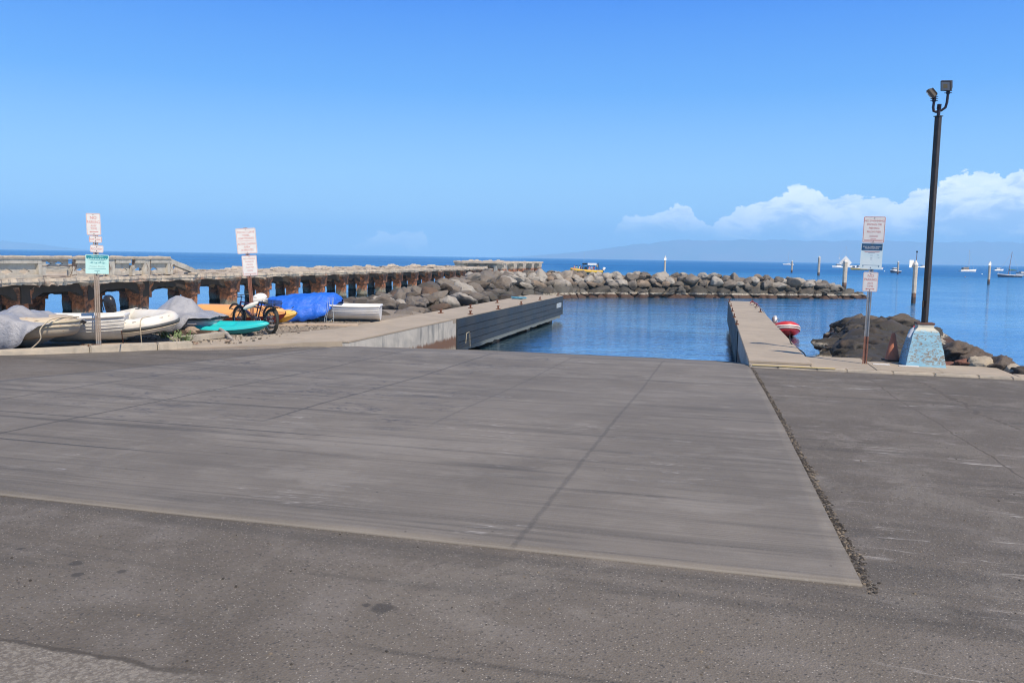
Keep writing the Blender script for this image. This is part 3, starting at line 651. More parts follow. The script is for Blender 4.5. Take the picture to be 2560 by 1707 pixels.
for (pa, pb, nbar) in ((176, 192, 7), (262, 286, 8), (327, 337, 5), (362, 376, 6), (421, 436, 6), (104, 112, 3)):
    for i in range(nbar):
        u = up(random.uniform(pa, pb)); u_ = u+random.uniform(-.12, .12)
        mb.tube([(BV+random.uniform(-.2, .12), u, BZ-random.uniform(.1, .5)), (BV+random.uniform(-.1, .12), (u+u_)/2+random.uniform(-.05, .05), BZ+.4), (BV, u_, BZ+random.uniform(.6, .95))], .012, 4)
for z in (BZ+.78, BZ+.55, BZ+.08, BZ+.02):
    mb.tube([(BV+.06, up(104), z), (BV+.09, up(140), z-.03), (BV+.05, up(190), z+.02)], .010, 4)
mb.build('rebar', m_rebar, WH)['kind'] = 'stuff'
a = W(BV-.1, up(424), BT-.25); b = W(NV-.5, up(502), 2.42)        # fallen rail slumped from the last post to the deck
mb = MB().bar(a, b, .30, .26); o = mb.build('fallen_rail', m_bal); rough(o, .05, 2, 3)
tag(o, 'broken concrete rail slumped from the end of the balustrade onto the wharf deck', 'broken rail')
# loose rubble on the wharf deck
random.seed(5); vs = MB()
for i in range(150):
    u = random.uniform(ks[4], uf0-6); v = NV-random.random()*6-.1; s = random.uniform(.08, .3)
    R = Euler((random.random()*6, random.random()*6, random.random()*6)).to_matrix()
    R = Euler((random.uniform(-.15, .15), random.uniform(-.15, .15), random.random()*6)).to_matrix()
    vs.box((v, u, 2.40+s*.08), (s*random.uniform(1, 2.6), s*random.uniform(1, 4), s*.28), 0, R)
o = vs.build('rubble', m_ruin); ramp_obj(o); tag(o, 'pale broken concrete rubble strewn on the ruined wharf deck', 'rubble', kind='stuff')
# ------------------------------------------------------------------ boulders
def boulder_proto(seed, facets=7, squash=1.0, amp=.16, sub=3, rg=0.0):
    rnd = random.Random(seed); bm = bmesh.new(); bmesh.ops.create_icosphere(bm, subdivisions=sub, radius=.5)
    pl = []
    for i in range(facets):
        n = Vector((rnd.uniform(-1, 1), rnd.uniform(-1, 1), rnd.uniform(-1, 1))).normalized(); pl.append((n, rnd.uniform(.27, .42)))
    off = Vector((seed*3.7, seed*1.3, 0))
    for v in bm.verts:
        p = v.co.copy(); n0 = p.normalized(); p *= 1+amp*1.6*noise.noise(p*1.8+off)
        for n, d in pl:
            k = p.dot(n)-d
            if k > 0: p -= n*k*.86
        p += n0*(amp*.24*noise.noise(p*6+off)+amp*.14*noise.noise(p*15+off)-rg*abs(noise.noise(p*3.2+off)))
        p.z *= squash; v.co = p
    me = bpy.data.meshes.new('boulder'); bm.to_mesh(me); bm.free()
    me.polygons.foreach_set('use_smooth', [True]*len(me.polygons)); return me
protos = [boulder_proto(i, 13+i % 5, .86, .20, 4) for i in range(14)]
for me in protos: me.materials.append(m_rock)
def with_mat(ps, m):
    out = []
    for me in ps:
        c = me.copy(); c.materials.clear(); c.materials.append(m); out.append(c)
    return out
sh_protos = with_mat(protos, m_shore)
lava = [boulder_proto(40+i, 12, .80, .24, 4, .17) for i in range(12)]
for me in lava: me.materials.append(m_lava)
# control lines of the rubble mound: (px, py, z) of waterline / lower edge, (px, py, Y) of crest
inner = [P(870, 798, 1.4), P(985, 799, 1.35), P(1060, 782, 1.25), P(1150, 765, 1.1), P(1250, 750, .75), P(1330, 742, .45), P(1400, 744, .05), P(1490, 746, -.1), P(1600, 746.5, -.1), P(1720, 747, -.1), P(1850, 748, -.1), P(2000, 749, -.1), P(2110, 750, -.1), P(2168, 750, -.15)]
crest = [PY(842, 752, 41), PY(905, 742, 45), PY(985, 724, 50), PY(1060, 708, 55), PY(1125, 690, 62), PY(1190, 676, 70), PY(1268, 676, 77), PY(1400, 677, 84), PY(1520, 678, 84.5), PY(1650, 679, 84), PY(1790, 683, 84), PY(1930, 687, 85), PY(2040, 699, 87), PY(2125, 726, 90)]
def pl_at(pl, t):
    t = max(0, min(1, t))*(len(pl)-1); i = min(int(t), len(pl)-2); return pl[i].lerp(pl[i+1], t-i)
mb = MB(); nu, nv = 420, 64; vs = []; fs = []
for i in range(nu+1):
    a, b = pl_at(inner, i/nu), pl_at(crest, i/nu); d = Vector((b.x-a.x, b.y-a.y, 0)).normalized()
    for j in range(nv+1):
        s = j/nv*1.9-.25
        if s <= 1: p = a+(b-a)*s
        else: p = b+d*(s-1)*8; p.z = b.z-(s-1)*5.2
        if s < 0: p.z = a.z+s*3
        vd = noise.voronoi(p*1.15+Vector((3, 0, 0)))[0]; p.z += -.42+.16*fbm(p*.6, 4)+.50*min(.55, vd[1]-vd[0])+.05*noise.noise(p*5); vs.append(tuple(p))
for i in range(nu):
    for j in range(nv):
        k = i*(nv+1)+j; fs.append((k, k+1, k+nv+2, k+nv+1))
MB().add(vs, fs, 0, True).build('rubble_mound', m_shore)['kind'] = 'structure'
placed = []; random.seed(21)
LBL = {'main': ('weathered boulder packed in the breakwater across the basin', 'boulders of the breakwater across the basin'),
       'shore': ('weathered boulder of the rocky bank behind the left pier', 'boulders of the bank behind the left pier')}
cnt = {'main': 0, 'shore': 0}
def put_boulder(p, s, kind, ps, grp, lab, mat_i=None, flat=1.0):
    o = bpy.data.objects.new('boulder', random.choice(ps)); C.objects.link(o); o.location = p
    o.rotation_euler = (random.uniform(-.5, .5), random.uniform(-.5, .5), random.uniform(0, 6.28))
    o.scale = (s*random.uniform(.95, 1.45), s*random.uniform(.85, 1.2), s*random.uniform(.8, 1.1)*flat)
    return tag(o, lab, 'boulder', grp)
tries = 0
while tries < 40000 and cnt['main']+cnt['shore'] < 298:
    tries += 1
    t = random.random()
    s = random.uniform(-.05, 1.06) if t > .40 else random.uniform(-.02, 1.05)
    a, b = pl_at(inner, t), pl_at(crest, t); p = a+(b-a)*min(s, 1)
    kind = 'main' if t > .44 else 'shore'
    sz = random.choice((1.05, 1.3, 1.55, 1.8))*(1.12 if s < .25 else .92 if s > .85 else 1) if kind == 'main' else (random.uniform(1.1, 1.9) if t > .2 else random.uniform(.8, 1.4))
    if s > 1: p = p+(b-a).normalized()*(s-1)*5; p.z = b.z-.1
    if kind == 'shore' and cnt['shore'] > 96: continue
    if kind == 'main' and cnt['main'] > 202: continue
    if any((p-r).length < (sz+rs)*.335 for r, rs in placed): continue
    placed.append((p, sz)); cnt[kind] += 1
    lab, grp = LBL[kind]
    put_boulder(p+Vector((0, 0, -.26*sz if s > .8 else -.04*sz)), sz, kind, protos if (kind == 'main' or random.random() < (.4 if t > .27 else .12)) else sh_protos, grp, lab, flat=.9 if kind == 'main' else .72)
# ------------------------------------------------------------------ lava outcrop right of the pier
random.seed(31)
def out_h(x, y):
    r = x/max(y, 1); k = min(1, (r-(.368+.004*math.sin(y)))/.045)*min(1, max(0, .56-r)/.10)*min(1, max(0, 47-y)/9)
    if r < .368: k = -1
    return -.8+2.0*max(0, k)**.5 if k > 0 else -.9
o = ruled('lava_bedrock', [(7.2, 20.6), (24, 17)], [(14, 50), (30, 50)], 110, 110, lambda x, y, a, b: out_h(x, y)-.10+.34*fbm(Vector((x*.5, y*.5, 4)), 5), m_lava); tag(o, kind='structure')
pl = []
n = 0; tr = 0
while n < 130 and tr < 16000:
    tr += 1; x, y = random.uniform(7, 22), random.uniform(19, 46); h = out_h(x, y)
    if h < -.2 or x/y < .385+.012*(y < 26): continue
    if UV((x, y))[0] < 21.2 and UV((x, y))[1] < 6: continue
    sz = random.choice((.6, .8, 1.0, 1.3, 1.7))*(.8 if y < 23 else 1)
    if any((Vector((x, y))-r).length < (sz+rs)*.34 for r, rs in pl): continue
    pl.append((Vector((x, y)), sz)); n += 1
    o = put_boulder(Vector((x, y, min(h, 1.15)-.22)), sz, '', lava, 'lava rocks of the outcrop right of the pier', 'brown pitted lava rock of the outcrop beside the right pier', flat=.80); o.name = 'lava_rock'
    o.rotation_euler = (random.uniform(-.25, .25), random.uniform(-.25, .25), random.uniform(0, 6.28))
# rocks just behind the kerb at the right
spec = [(2385, 884, .78, 19.6, .95), (2430, 905, .9, 19.2, .85), (2410, 917, .55, 18.7, .85), (2455, 919, .75, 18.5, .9), (2500, 925, .9, 18.3, .9), (2530, 934, .6, 17.9, .9), (2560, 942, .7, 17.6, .9), (2375, 925, .6, 19.0, .9), (2600, 945, .9, 17.4, .9), (2355, 895, .8, 20.2, .9), (2640, 955, 1.0, 17.2, .9), (2475, 912, .6, 19.0, .6)]
labs = ['black lava rock just right of the blue footing, the tallest there', 'grey lava slab behind the kerb right of the footing', 'reddish lava rock behind the kerb right of the footing', 'pale cream stone on the kerb right of the footing', 'black pitted rock behind the kerb near the right edge', 'pale round stone on the kerb near the right edge', 'brown stone on the kerb at the right edge', 'red-brown rock against the foot of the blue footing', 'dark rock beyond the right edge of the kerb', 'dark rock behind the blue footing', 'grey rock at the far right of the kerb', 'small dark rock at the water behind the kerb']
red = with_mat([lava[0]], mat_rock('red_lava', (.17, .075, .055), (.12, .055, .045), (.1, .05, .04), False))
pale = with_mat([protos[2]], mat_rock('pale_stone', (.42, .38, .31), (.36, .32, .26), (.3, .24, .17), False))
for i, ((px, py, s, Y, f), l) in enumerate(zip(spec, labs)):
    p = PY(px, py, Y); ps = red if i in (2, 7) else (pale if i in (3, 5) else lava)
    o = put_boulder(p, s, '', ps, 'rocks behind the kerb', l, flat=f); o.name = 'rock'
# ------------------------------------------------------------------ far islands and haze
def island(name, pts, Y, depth, z_seed):
    """ridge line given as bearing px and height above the sea (m)"""
    n = 160; m_ = 26; vs = []; fs = []
    x0, x1 = pts[0][0], pts[-1][0]
    for i in range(n+1):
        px = x0+(x1-x0)*i/n; h = interp(px, [p[0] for p in pts], [p[1] for p in pts])
        for j in range(m_+1):
            s = j/m_; Yj = Y+depth*s; p = az(px, Y+depth*.5*0+0); X = p.x/Y*Yj
            prof = math.sin(min(1, s*1.0)*PI)**.8
            zz = h*1.387*prof*(1+.09*fbm(Vector((px*.03+z_seed, s*5, 1)), 5)) - 4
            vs.append((X, Yj, zz))
    for i in range(n):
        for j in range(m_):
            k = i*(m_+1)+j; fs.append((k, k+1, k+m_+2, k+m_+1))
    m = M('island_slope', (.20, .15, .11), (.14, .14, .09), .002, .95)
    o = MB().add(vs, fs, 0, True).build(name, m); return tag(o, kind='structure')
Yi = 8600.0
island('far_hills', [(1200, 0), (1300, 12), (1400, 40), (1500, 82), (1600, 128), (1680, 158), (1760, 166), (1900, 172), (2020, 178), (2150, 180), (2350, 186), (2560, 195), (2900, 210)], Yi, 1500, 3)
island('distant_hills', [(-500, 170), (-200, 120), (0, 72), (80, 52), (160, 26), (235, 4), (250, 0)], Yi, 1400, 8)
hm = bpy.data.materials.new('haze'); hm.use_nodes = True; t = hm.node_tree; t.nodes.remove(t.nodes['Principled BSDF'])
pv = t.nodes.new('ShaderNodeVolumePrincipled'); pv.inputs['Color'].default_value = (.40, .73, 1, 1); pv.inputs['Density'].default_value = 2.1e-4; pv.inputs['Anisotropy'].default_value = 0
t.links.new(pv.outputs[0], t.nodes['Material Output'].inputs['Volume'])
o = MB().box((0, 4900, 175), (23800, 10900, 358)).build('haze', hm); o.location.z = 0; tag(o, kind='stuff')
o['label'] = 'pale blue sea haze fading the far islands'
# ------------------------------------------------------------------ signs
m_white = M('sign_white', (.74, .745, .74), (.68, .68, .68), 4, .35)
m_red = M('sign_red', (.50, .05, .06), (.42, .06, .07), 8, .45)
m_pink = M('faded_red', (.56, .16, .15), (.60, .28, .26), 8, .5)
m_teal = M('sign_teal', (.02, .24, .30), (.03, .27, .33), 4, .4); m_mint = M('sign_mint', (.45, .76, .74), (.52, .80, .78), 3, .4)
m_navy = M('sign_navy', (.015, .07, .16), (.02, .09, .20), 4, .4); m_pale = M('sign_pale_blue', (.56, .72, .80), (.64, .76, .82), 3, .4)
m_galv = M('galvanised_steel', (.42, .42, .42), (.30, .29, .28), 6, .45, .6, speck=(.2, .17, .14))
m_tan = M('weathered_post', (.36, .31, .27), (.28, .22, .18), 5, .6, .2, speck=(.18, .09, .06))
m_rpost = M('rust_post', (.26, .12, .085), (.20, .085, .06), 7, .8, speck=(.33, .17, .12))
m_bolt = M('bolt', (.12, .10, .09))
def text_mb(lines, mb, y, mi=0):
    """lines: (text, x centre, z baseline, height, width scale)"""
    for (tx, x, z, h, wsc) in lines:
        cu = bpy.data.curves.new('t', 'FONT'); cu.body = tx; cu.align_x = 'CENTER'; cu.size = h*1.42; cu.resolution_u = 2; cu.offset = .0
        o = bpy.data.objects.new('t', cu); C.objects.link(o); bpy.context.view_layer.update()
        dg = bpy.context.evaluated_depsgraph_get(); me = bpy.data.meshes.new_from_object(o.evaluated_get(dg))
        mb.add([(x+v.co.x*wsc, y, z+v.co.y) for v in me.vertices], [tuple(p.vertices) for p in me.polygons], mi)
        bpy.data.objects.remove(o); bpy.data.curves.remove(cu); bpy.data.meshes.remove(me)
def rrect(w_, h_, r, n=5):
    pts = []
    for cx_, cz_, a0 in ((w_/2-r, h_/2-r, 0), (-w_/2+r, h_/2-r, 90), (-w_/2+r, -h_/2+r, 180), (w_/2-r, -h_/2+r, 270)):
        for i in range(n+1):
            a = math.radians(a0+90*i/n); pts.append((cx_+r*math.cos(a), cz_+r*math.sin(a)))
    return pts
def plate(parent, x, z, w_, h_, mat, lines=(), lmat=None, border=None, extra=None, rot=0.0, r=.03, extras=()):
    mb = MB(); pts = rrect(w_, h_, r); n = len(pts)
    mb.add([(a, -.003, b) for a, b in pts]+[(a, .003, b) for a, b in pts], [tuple(range(n-1, -1, -1)), tuple(range(n, 2*n))]+[(i, (i+1) % n, (i+1) % n+n, i+n) for i in range(n)])
    o = mb.build('sign_plate', [mat, m_bolt], parent, loc=(x, -.03, z)); o.rotation_euler = (0, rot, 0)
    if border:
        ins, tk, bm_ = border; a = rrect(w_-2*ins, h_-2*ins, max(r-ins, .012)); b = rrect(w_-2*ins-2*tk, h_-2*ins-2*tk, max(r-ins-tk, .008)); mb = MB()
        mb.add([(p[0], -.0045, p[1]) for p in a]+[(p[0], -.0045, p[1]) for p in b], [(i, (i+1) % n, (i+1) % n+n, i+n) for i in range(n)])
        mb.build('border', bm_, o)
    if lines:
        mb = MB(); text_mb(lines, mb, -.005)
        if extra: extra(mb)
        mb.build('lettering', lmat, o)
    for (nm, f, mm) in extras:
        mb = MB(); f(mb); mb.build(nm, mm, o)
    mb = MB()
    for s in (-1, 1): mb.tube([(0, -.003, s*(h_/2-.035)), (0, -.009, s*(h_/2-.035))], .010, 8)
    mb.build('bolt', m_bolt, o); return o
def rect(mb, x0, x1, z0, z1, y=-.005): mb.add([(x0, y, z0), (x1, y, z0), (x1, y, z1), (x0, y, z1)], [(0, 1, 2, 3)])
def arrow(z, L, heads=(-1,), t_=.011):
    def f(mb):
        rect(mb, -L/2+.015, L/2-(.015 if 1 in heads else 0), z-t_/2, z+t_/2)
        for s in heads: mb.add([(s*L/2, -.005, z), (s*(L/2-.035), -.005, z-.018), (s*(L/2-.035), -.005, z+.018)], [(0, 1, 2)])
    return f
def upost(parent, h_, mats, w_=.055, zsplit=None):
    mb = MB()
    for a, b, mi in ([(0, h_, 0)] if not zsplit else [(0, zsplit, 1), (zsplit, h_, 0)]):
        mb.box((0, .004, (a+b)/2), (w_*.42, .010, b-a), mi); mb.box((-w_*.36, -.008, (a+b)/2), (.010, .03, b-a), mi); mb.box((w_*.36, -.008, (a+b)/2), (.010, .03, b-a), mi)
        mb.box((-w_*.5, -.022, (a+b)/2), (w_*.28, .008, b-a), mi); mb.box((w_*.5, -.022, (a+b)/2), (w_*.28, .008, b-a), mi)
    return mb.build('post', mats, parent)
# right-hand sign on the pavement
b = P(2161, 909.5, 1.45); k = b.y/FPX
SR = thing('sign_post', 'steel sign post on the right pavement with three signs, no swimming sign on top', 'sign post', (b.x, b.y, 1.45), (0, math.radians(.6), math.radians(-21)))
hh = lambda y: (909.5-y)*k
upost(SR, hh(543), [m_galv, m_rpost], .075, .62)
def lines_s(mb, zs, w_):
    for z, a in zs: rect(mb, -w_*a, w_*a, z-.0035, z+.0035)
W1, H1 = .445, .575
NOSW = [('NO SWIMMING', 0, .175, .042, .98), ('DIVING OR', 0, .095, .042, 1.0), ('FISHING', 0, .015, .042, 1.0), ('FROM PIER', 0, -.065, .042, 1.0)]
plate(SR, 0, hh(575), W1, H1, m_white, NOSW, m_pink, (.008, .008, m_red), lambda mb: lines_s(mb, [(-.125, .19), (-.15, .19), (-.2, .13), (-.225, .43), (-.242, .43)], W1))
plate(SR, -.015, hh(640), .445, .57, m_pale, [('STAY 50 YARDS AWAY', 0, .195, .026, 1.0), ('FROM DOLPHINS', 0, .16, .026, 1.0)], m_white,
      extras=(('header', lambda mb: rect(mb, -.212, .212, .125, .275, -.0042), m_navy), ('small_print', lambda mb: (lines_s(mb, [(.105, .38), (.09, .32)], .445)), m_pink),
              ('small_print', lambda mb: (lines_s(mb, [(.07, .15), (.02, .06), (-.03, .05), (-.07, .05), (-.2, .4)], .445), rect(mb, .11, .155, .02, .028), rect(mb, .13, .165, -.03, -.024), rect(mb, -.17, -.15, -.235, -.21), rect(mb, .15, .17, -.235, -.21)), M('print_blue', (.10, .22, .36)))))
plate(SR, 0, hh(703.5), .305, .435, m_white, [('NO', 0, .105, .062, .95), ('PARKING', 0, .025, .058, .74), ('ANY', 0, -.05, .042, 1), ('TIME', 0, -.115, .042, 1)], m_pink, (.007, .005, m_pink), arrow(-.158, .19, (-1, 1)))
# left-hand sign behind the kerb
b = P(247, 868, 1.5); k = b.y/FPX; hh2 = lambda y: (868-y)*k
SL = thing('sign_post', 'tan sign post behind the left kerb with no parking sign and teal notice', 'sign post', (b.x, b.y, 1.49), (0, math.radians(.2), math.radians(24)))
upost(SL, hh2(534), [m_tan, m_galv], .085, .16)
plate(SL, -.03, hh2(560.5), .29, .49, m_white, [('NO', 0, .11, .072, .85), ('PARKING', 0, .015, .066, .66), ('ANY', 0, -.055, .044, .95), ('TIME', 0, -.12, .044, .95)], m_pink, (.007, .006, m_pink), arrow(-.172, .18, (-1,), .014), rot=-.02)
plate(SL, 0, hh2(597.5), .26, .15, m_white, [('TOW AWAY', 0, -.028, .052, .62)], m_pink, (.006, .006, m_red), rot=.03)
plate(SL, .02, hh2(620.8), .27, .165, m_white, [('RECOVERY', 0, -.028, .052, .62)], m_pink, (.006, .006, m_pink), rot=.05)
def wave(mb):
    n = 40; v = [(-.22+.44*i/n, -.0045, .128+.012*math.cos(i*PI/2.2)) for i in range(n+1)]+[(.22-.44*i/n, -.0045, .2) for i in range(n+1)]
    mb.add(v, [(i, i+1, 2*n-i, 2*n+1-i) for i in range(n)])
def sharks(mb):
    for x, z, s in ((-.11, .035, 1), (-.02, .022, .8), (.06, .04, 1.0), (.13, .024, .9)):
        mb.add([(x-.045*s, -.005, z), (x, -.005, z+.012*s), (x+.045*s, -.005, z+.004), (x+.06*s, -.005, z+.016*s), (x+.055*s, -.005, z-.008*s), (x, -.005, z-.009*s), (x+.006, -.005, z+.026*s), (x+.016, -.005, z+.008*s)], [(0, 5, 2, 1), (2, 4, 3), (1, 7, 6)])
plate(SL, .02, hh2(659), .47, .43, m_mint, [('Protect Sharks', 0, -.065, .036, 1)], M('print_grey_teal', (.30, .50, .52)), r=.012, rot=.02,
      extras=(('header', wave, m_teal), ('header_lettering', lambda mb: text_mb([('Mālama Maui', 0, .158, .030, 1.1)], mb, -.0055), m_mint),
              ('small_print', lambda mb: (lines_s(mb, [(.105, .40), (.088, .30), (-.1, .38), (-.15, .12)], .47), sharks(mb)), m_teal)))
# middle sign leaning among the boats
b = P(635, 829, 1.5); k = b.y/FPX; hh3 = lambda y: (829-y)*k
SM = thing('sign_post', 'leaning rusty sign post behind the bicycles with a do not leave vessel sign', 'sign post', (b.x, b.y, 1.45), (0, math.radians(-3.6), math.radians(15)))
upost(SM, hh3(566), [m_rpost], .08)
plate(SM, 0, hh3(598.5), .53, .70, m_white, [('DO NOT LEAVE', 0, .215, .056, .80), ('VESSEL', 0, .13, .056, .80), ('UNATTENDED', 0, .045, .056, .80), ('ACTIVE LOADING', 0, -.105, .054, .76), ('AREA', 0, -.19, .054, .85), ('10 MINUTES', 0, -.275, .054, .80)], m_pink, (.010, .008, m_pink), lambda mb: rect(mb, -.23, .23, .0, .006), rot=-.012)
plate(SM, .035, hh3(659.5), .40, .565, m_white, [(a, b_, c, .036, .88) for a, b_, c, d, e in NOSW], m_pink, (.008, .007, m_red), lambda mb: lines_s(mb, [(-.125, .19), (-.15, .19), (-.215, .40), (-.235, .40)], .40))
# ------------------------------------------------------------------ floodlight pole on its blue footing
b = P(2316, 922, 1.42); bx = b+Vector((SA, CA, 0))*.46
LPz = 1.40
LT = thing('floodlight_pole', 'tall dark square pole with two floodlights on a peeling blue concrete footing', 'light pole', (bx.x, bx.y, LPz), -A)
def mat_blue():
    m, t, b = nt('peeling_blue_paint'); q = G(t); co = q.co(); x, y, z = q.xyz(co)
    n = q.noise(co, 2.5, 5, .6); col = q.mix(q.mr(n, .35, .65), (.21, .42, .56), (.28, .50, .63))
    col = q.mix(q.mr(q.noise(co, 9, 4, .7), .62, .72, 0, .6), col, (.34, .52, .56))
    st = q.noise(co, 22, 8, .75, .5, sc=(.6, .6, 1.5)); lo_ = q.mr(q.noise(co, 1.6, 4, .6), .38, .6, 0, .06)
    pe = q.mr(q.m('ADD', st, lo_), .535, .565)
    pe = q.m('MULTIPLY', pe, q.mr(q.m('ADD', z, q.m('MULTIPLY', n, .3)), .22, .32)); col = q.mix(pe, col, (.23, .20, .165))
    col = q.mix(q.m('MULTIPLY', q.mr(st, .60, .64), pe), col, (.07, .06, .05))
    tp = q.m('ADD', z, q.m('MULTIPLY', q.m('SUBTRACT', q.noise(co, 6, 5, .7), .5), .18)); col = q.mix(q.mr(tp, .80, .86), col, (.50, .49, .42))
    q.put(b.inputs['Base Color'], col); b.inputs['Roughness'].default_value = .8; q.put(b.inputs['Normal'], q.bump(pe, -.5, .012, q.bump(st, .4, .012))); return m
mb = MB(); sq = lambda hx, hy, z, dx=0, dy=0: [(-hx+dx, -hy+dy, z), (hx+dx, -hy+dy, z), (hx+dx, hy+dy, z), (-hx+dx, hy+dy, z)]
mb.loft([sq(.43, .42, -.12), sq(.415, .41, .03), sq(.35, .34, .40), sq(.265, .26, .78), sq(.245, .25, .82), sq(.165, .17, .90), sq(.16, .165, .965)], True, True, 0, False)
o = mb.build('footing', mat_blue(), LT); rough(o, .008, 9, 3)
m_pole = M('dark_bronze_paint', (.055, .042, .034), (.040, .032, .027), 3, .42, .1, speck=(.10, .08, .065), sp=.7)
MB().box((0, 0, .985), (.36, .35, .04)).build('base_plate', M('rusty_plate', (.15, .075, .055), (.1, .06, .05), 9, .8), LT)
r45 = Euler((0, 0, math.radians(40))).to_matrix()
ZT = 5.49
o = MB().box((0, 0, (1.0+ZT)/2), (.108, .108, ZT-1.0), rot=r45).build('pole', m_pole, LT, bevel=.008)
MB().box((-.066, -.05, 1.42), (.05, .012, .14), rot=r45).build('hand_hole_cover', m_pole, o)
MB().box((0, 0, ZT+.008), (.138, .138, .016), rot=r45).build('pole_cap', m_pole, LT)
m_arm = M('dark_enamel', (.028, .024, .035), (.04, .03, .04), 9, .3, .4, speck=(.10, .05, .035))
MB().tube([(0, 0, ZT), (0, 0, ZT+.22)], .036, 10).tube([(0, 0, ZT+.16), (.0, -.03, ZT+.26)], .045, 10).build('tenon', m_arm, LT)
def flood(pts, hp, yaw, tilt, roll=0.0):
    a = MB().tube(pts, .028, 10).build('arm', m_arm, LT); e = Vector(pts[-1])
    mb = MB().tube([e-Vector((0, 0, .02)), e+Vector((0, 0, .10))], .040, 10)
    for z in (.0, .045, .09): mb.tube([e+Vector((0, 0, z-.006)), e+Vector((0, 0, z+.008))], .052, 10).box(e+Vector((0, 0, z)), (.15, .014, .012))
    mb.build('knuckle', m_arm, a)
    R_ = Euler((tilt, roll, yaw), 'XYZ').to_matrix(); c = Vector(hp)-Vector((0, 0, .045))
    mb = MB(); s = .106
    ring = lambda h_, y_: [c+R_ @ Vector(p) for p in ((-h_, y_, -h_), (h_, y_, -h_), (h_, y_, h_), (-h_, y_, h_))]
    mb.loft([ring(s, -.055), ring(s*1.02, .0), ring(s*.85, .05)], True, True, 0, False)
    for i in range(5): mb.box(c+R_ @ Vector((-.08+.04*i, .065, 0)), (.008, .04, .16), rot=R_)
    hd = mb.build('floodlight', m_pole, LT)
    mb = MB(); mb.add(ring(s*.86, -.0565), [(0, 1, 2, 3)]); l = mb.build('lens', M('lamp_glass', (.42, .42, .43), (.36, .36, .38), 5, .15, coat=.5), hd)
    mb = MB(); mb.add(ring(s*.42, -.058), [(0, 1, 2, 3)]); mb.build('led_panel', M('led_yellow', (.48, .33, .16), (.42, .3, .15)), hd)
flood([(0, 0, ZT+.13), (.05, .0, ZT+.13), (.13, .01, ZT+.19), (.155, .015, ZT+.30), (.165, .015, ZT+.50)], (.12, -.02, ZT+.70), math.radians(-36.7), math.radians(25), math.radians(8))
flood([(0, 0, ZT+.13), (-.05, .0, ZT+.10), (-.10, .0, ZT+.12), (-.115, .0, ZT+.20), (-.105, .0, ZT+.34)], (-.165, .0, ZT+.535), math.radians(-101.7), math.radians(38), 0)
# plastic bottle leaning on the footing's shoulder
t = thing('plastic_bottle', 'clear plastic bottle with a red cap propped on the blue footing', 'bottle', W(*(UV((bx.x, bx.y))[1]-.36, UV((bx.x, bx.y))[0]-.24), LPz+.68), (0, math.radians(24), 0))
m_pet = M('clear_plastic', (.80, .84, .90), (.7, .76, .85), 4, .12, trans=.55)
MB().tube([(0, 0, 0), (0, 0, .03), (0, 0, .10), (0, 0, .17), (0, 0, .22), (0, 0, .25)], [.032, .036, .033, .036, .018, .014], 12).build('bottle_body', m_pet, t)
MB().cyl((0, 0, .25), .017, .03, 12).build('cap', M('red_cap', (.55, .05, .06)), t)
# faded traffic cone
b = P(2237, 905, 1.45)
t = thing('traffic_cone', 'sun-faded orange traffic cone standing between the sign and the blue footing', 'cone', (b.x, b.y+.15, 1.455))
m_cone = M('faded_cone', (.46, .165, .09), (.34, .135, .085), 4, .75, speck=(.12, .08, .06))
MB().tube([(0, 0, .03), (0, 0, .10), (0, 0, .62), (0, 0, .655)], [.165, .15, .045, .03], 24).build('cone_body', m_cone, t)
MB().box((0, 0, .02), (.36, .36, .04)).build('base', M('cone_base_black', (.04, .032, .03)), t, bevel=.012)
for px, py, L_, a_, lb in ((2203, 911.5, .34, -.12, 'white board lying flat on the pavement beside the cone'), (2272, 916, .40, -.05, 'white board lying against the front of the blue footing')):
    q_ = P(px, py, 1.46); o = MB().box((0, 0, .012), (L_, .09, .022)).build('board', M('white_board', (.72, .72, .70)), loc=(q_.x, q_.y, 1.456), rotz=-A+a_, bevel=.004); tag(o, lb, 'board')
# bent black hose hooked over the pier edge
q0 = P(1979, 861, 1.5)
v_, u_ = UV(q0)[::-1]
pts = [W(1.76, u_+.1, 1.72), W(1.80, u_+.05, 1.54), W(1.95, u_-.1, 1.42), W(2.08, u_-.35, 1.34), W(2.15, u_-.5, 1.25)]
o = MB().rope(pts, .017, 8).build('rubber_hose', M('black_rubber', (.02, .02, .022), rough=.5)); tag(o, 'bent black hose hooked over the edge of the right pier', 'hose')
# rope from the far cleats to the red boat
o = MB().rope([P(1890, 768, 1.58), P(1897, 768, 1.3), P(1905, 772, .9), P(1912, 783, .7), P(1918, 792, .5)], .018, 6).build('mooring_rope', M('grey_rope', (.36, .35, .33), bump=.4, bscale=90)); tag(o, 'grey mooring rope from the right pier cleat down to the red inflatable', 'rope')
o = MB().rope([P(1876, 757, 1.6), P(1881, 753, 1.66), P(1886, 757, 1.62), P(1893, 760, 1.3), P(1899, 768, .8)], .03, 6).build('mooring_rope', M('red_rope', (.32, .06, .06), bump=.4, bscale=90)); tag(o, 'red rope bundled on the last cleat of the right pier', 'rope')
# blue rope heap and rust debris on the left pier
random.seed(9); c0 = P(1296, 748, 1.5); pts = [c0+Vector((random.uniform(-.5, .5), random.uniform(-.4, .4), random.uniform(0.02, .14))) for i in range(16)]
o = MB().rope(pts, .02, 6).build('rope_heap', M('blue_rope', (.06, .22, .34), (.1, .3, .42), 12)); tag(o, 'small heap of blue rope on the back edge of the left pier', 'rope')
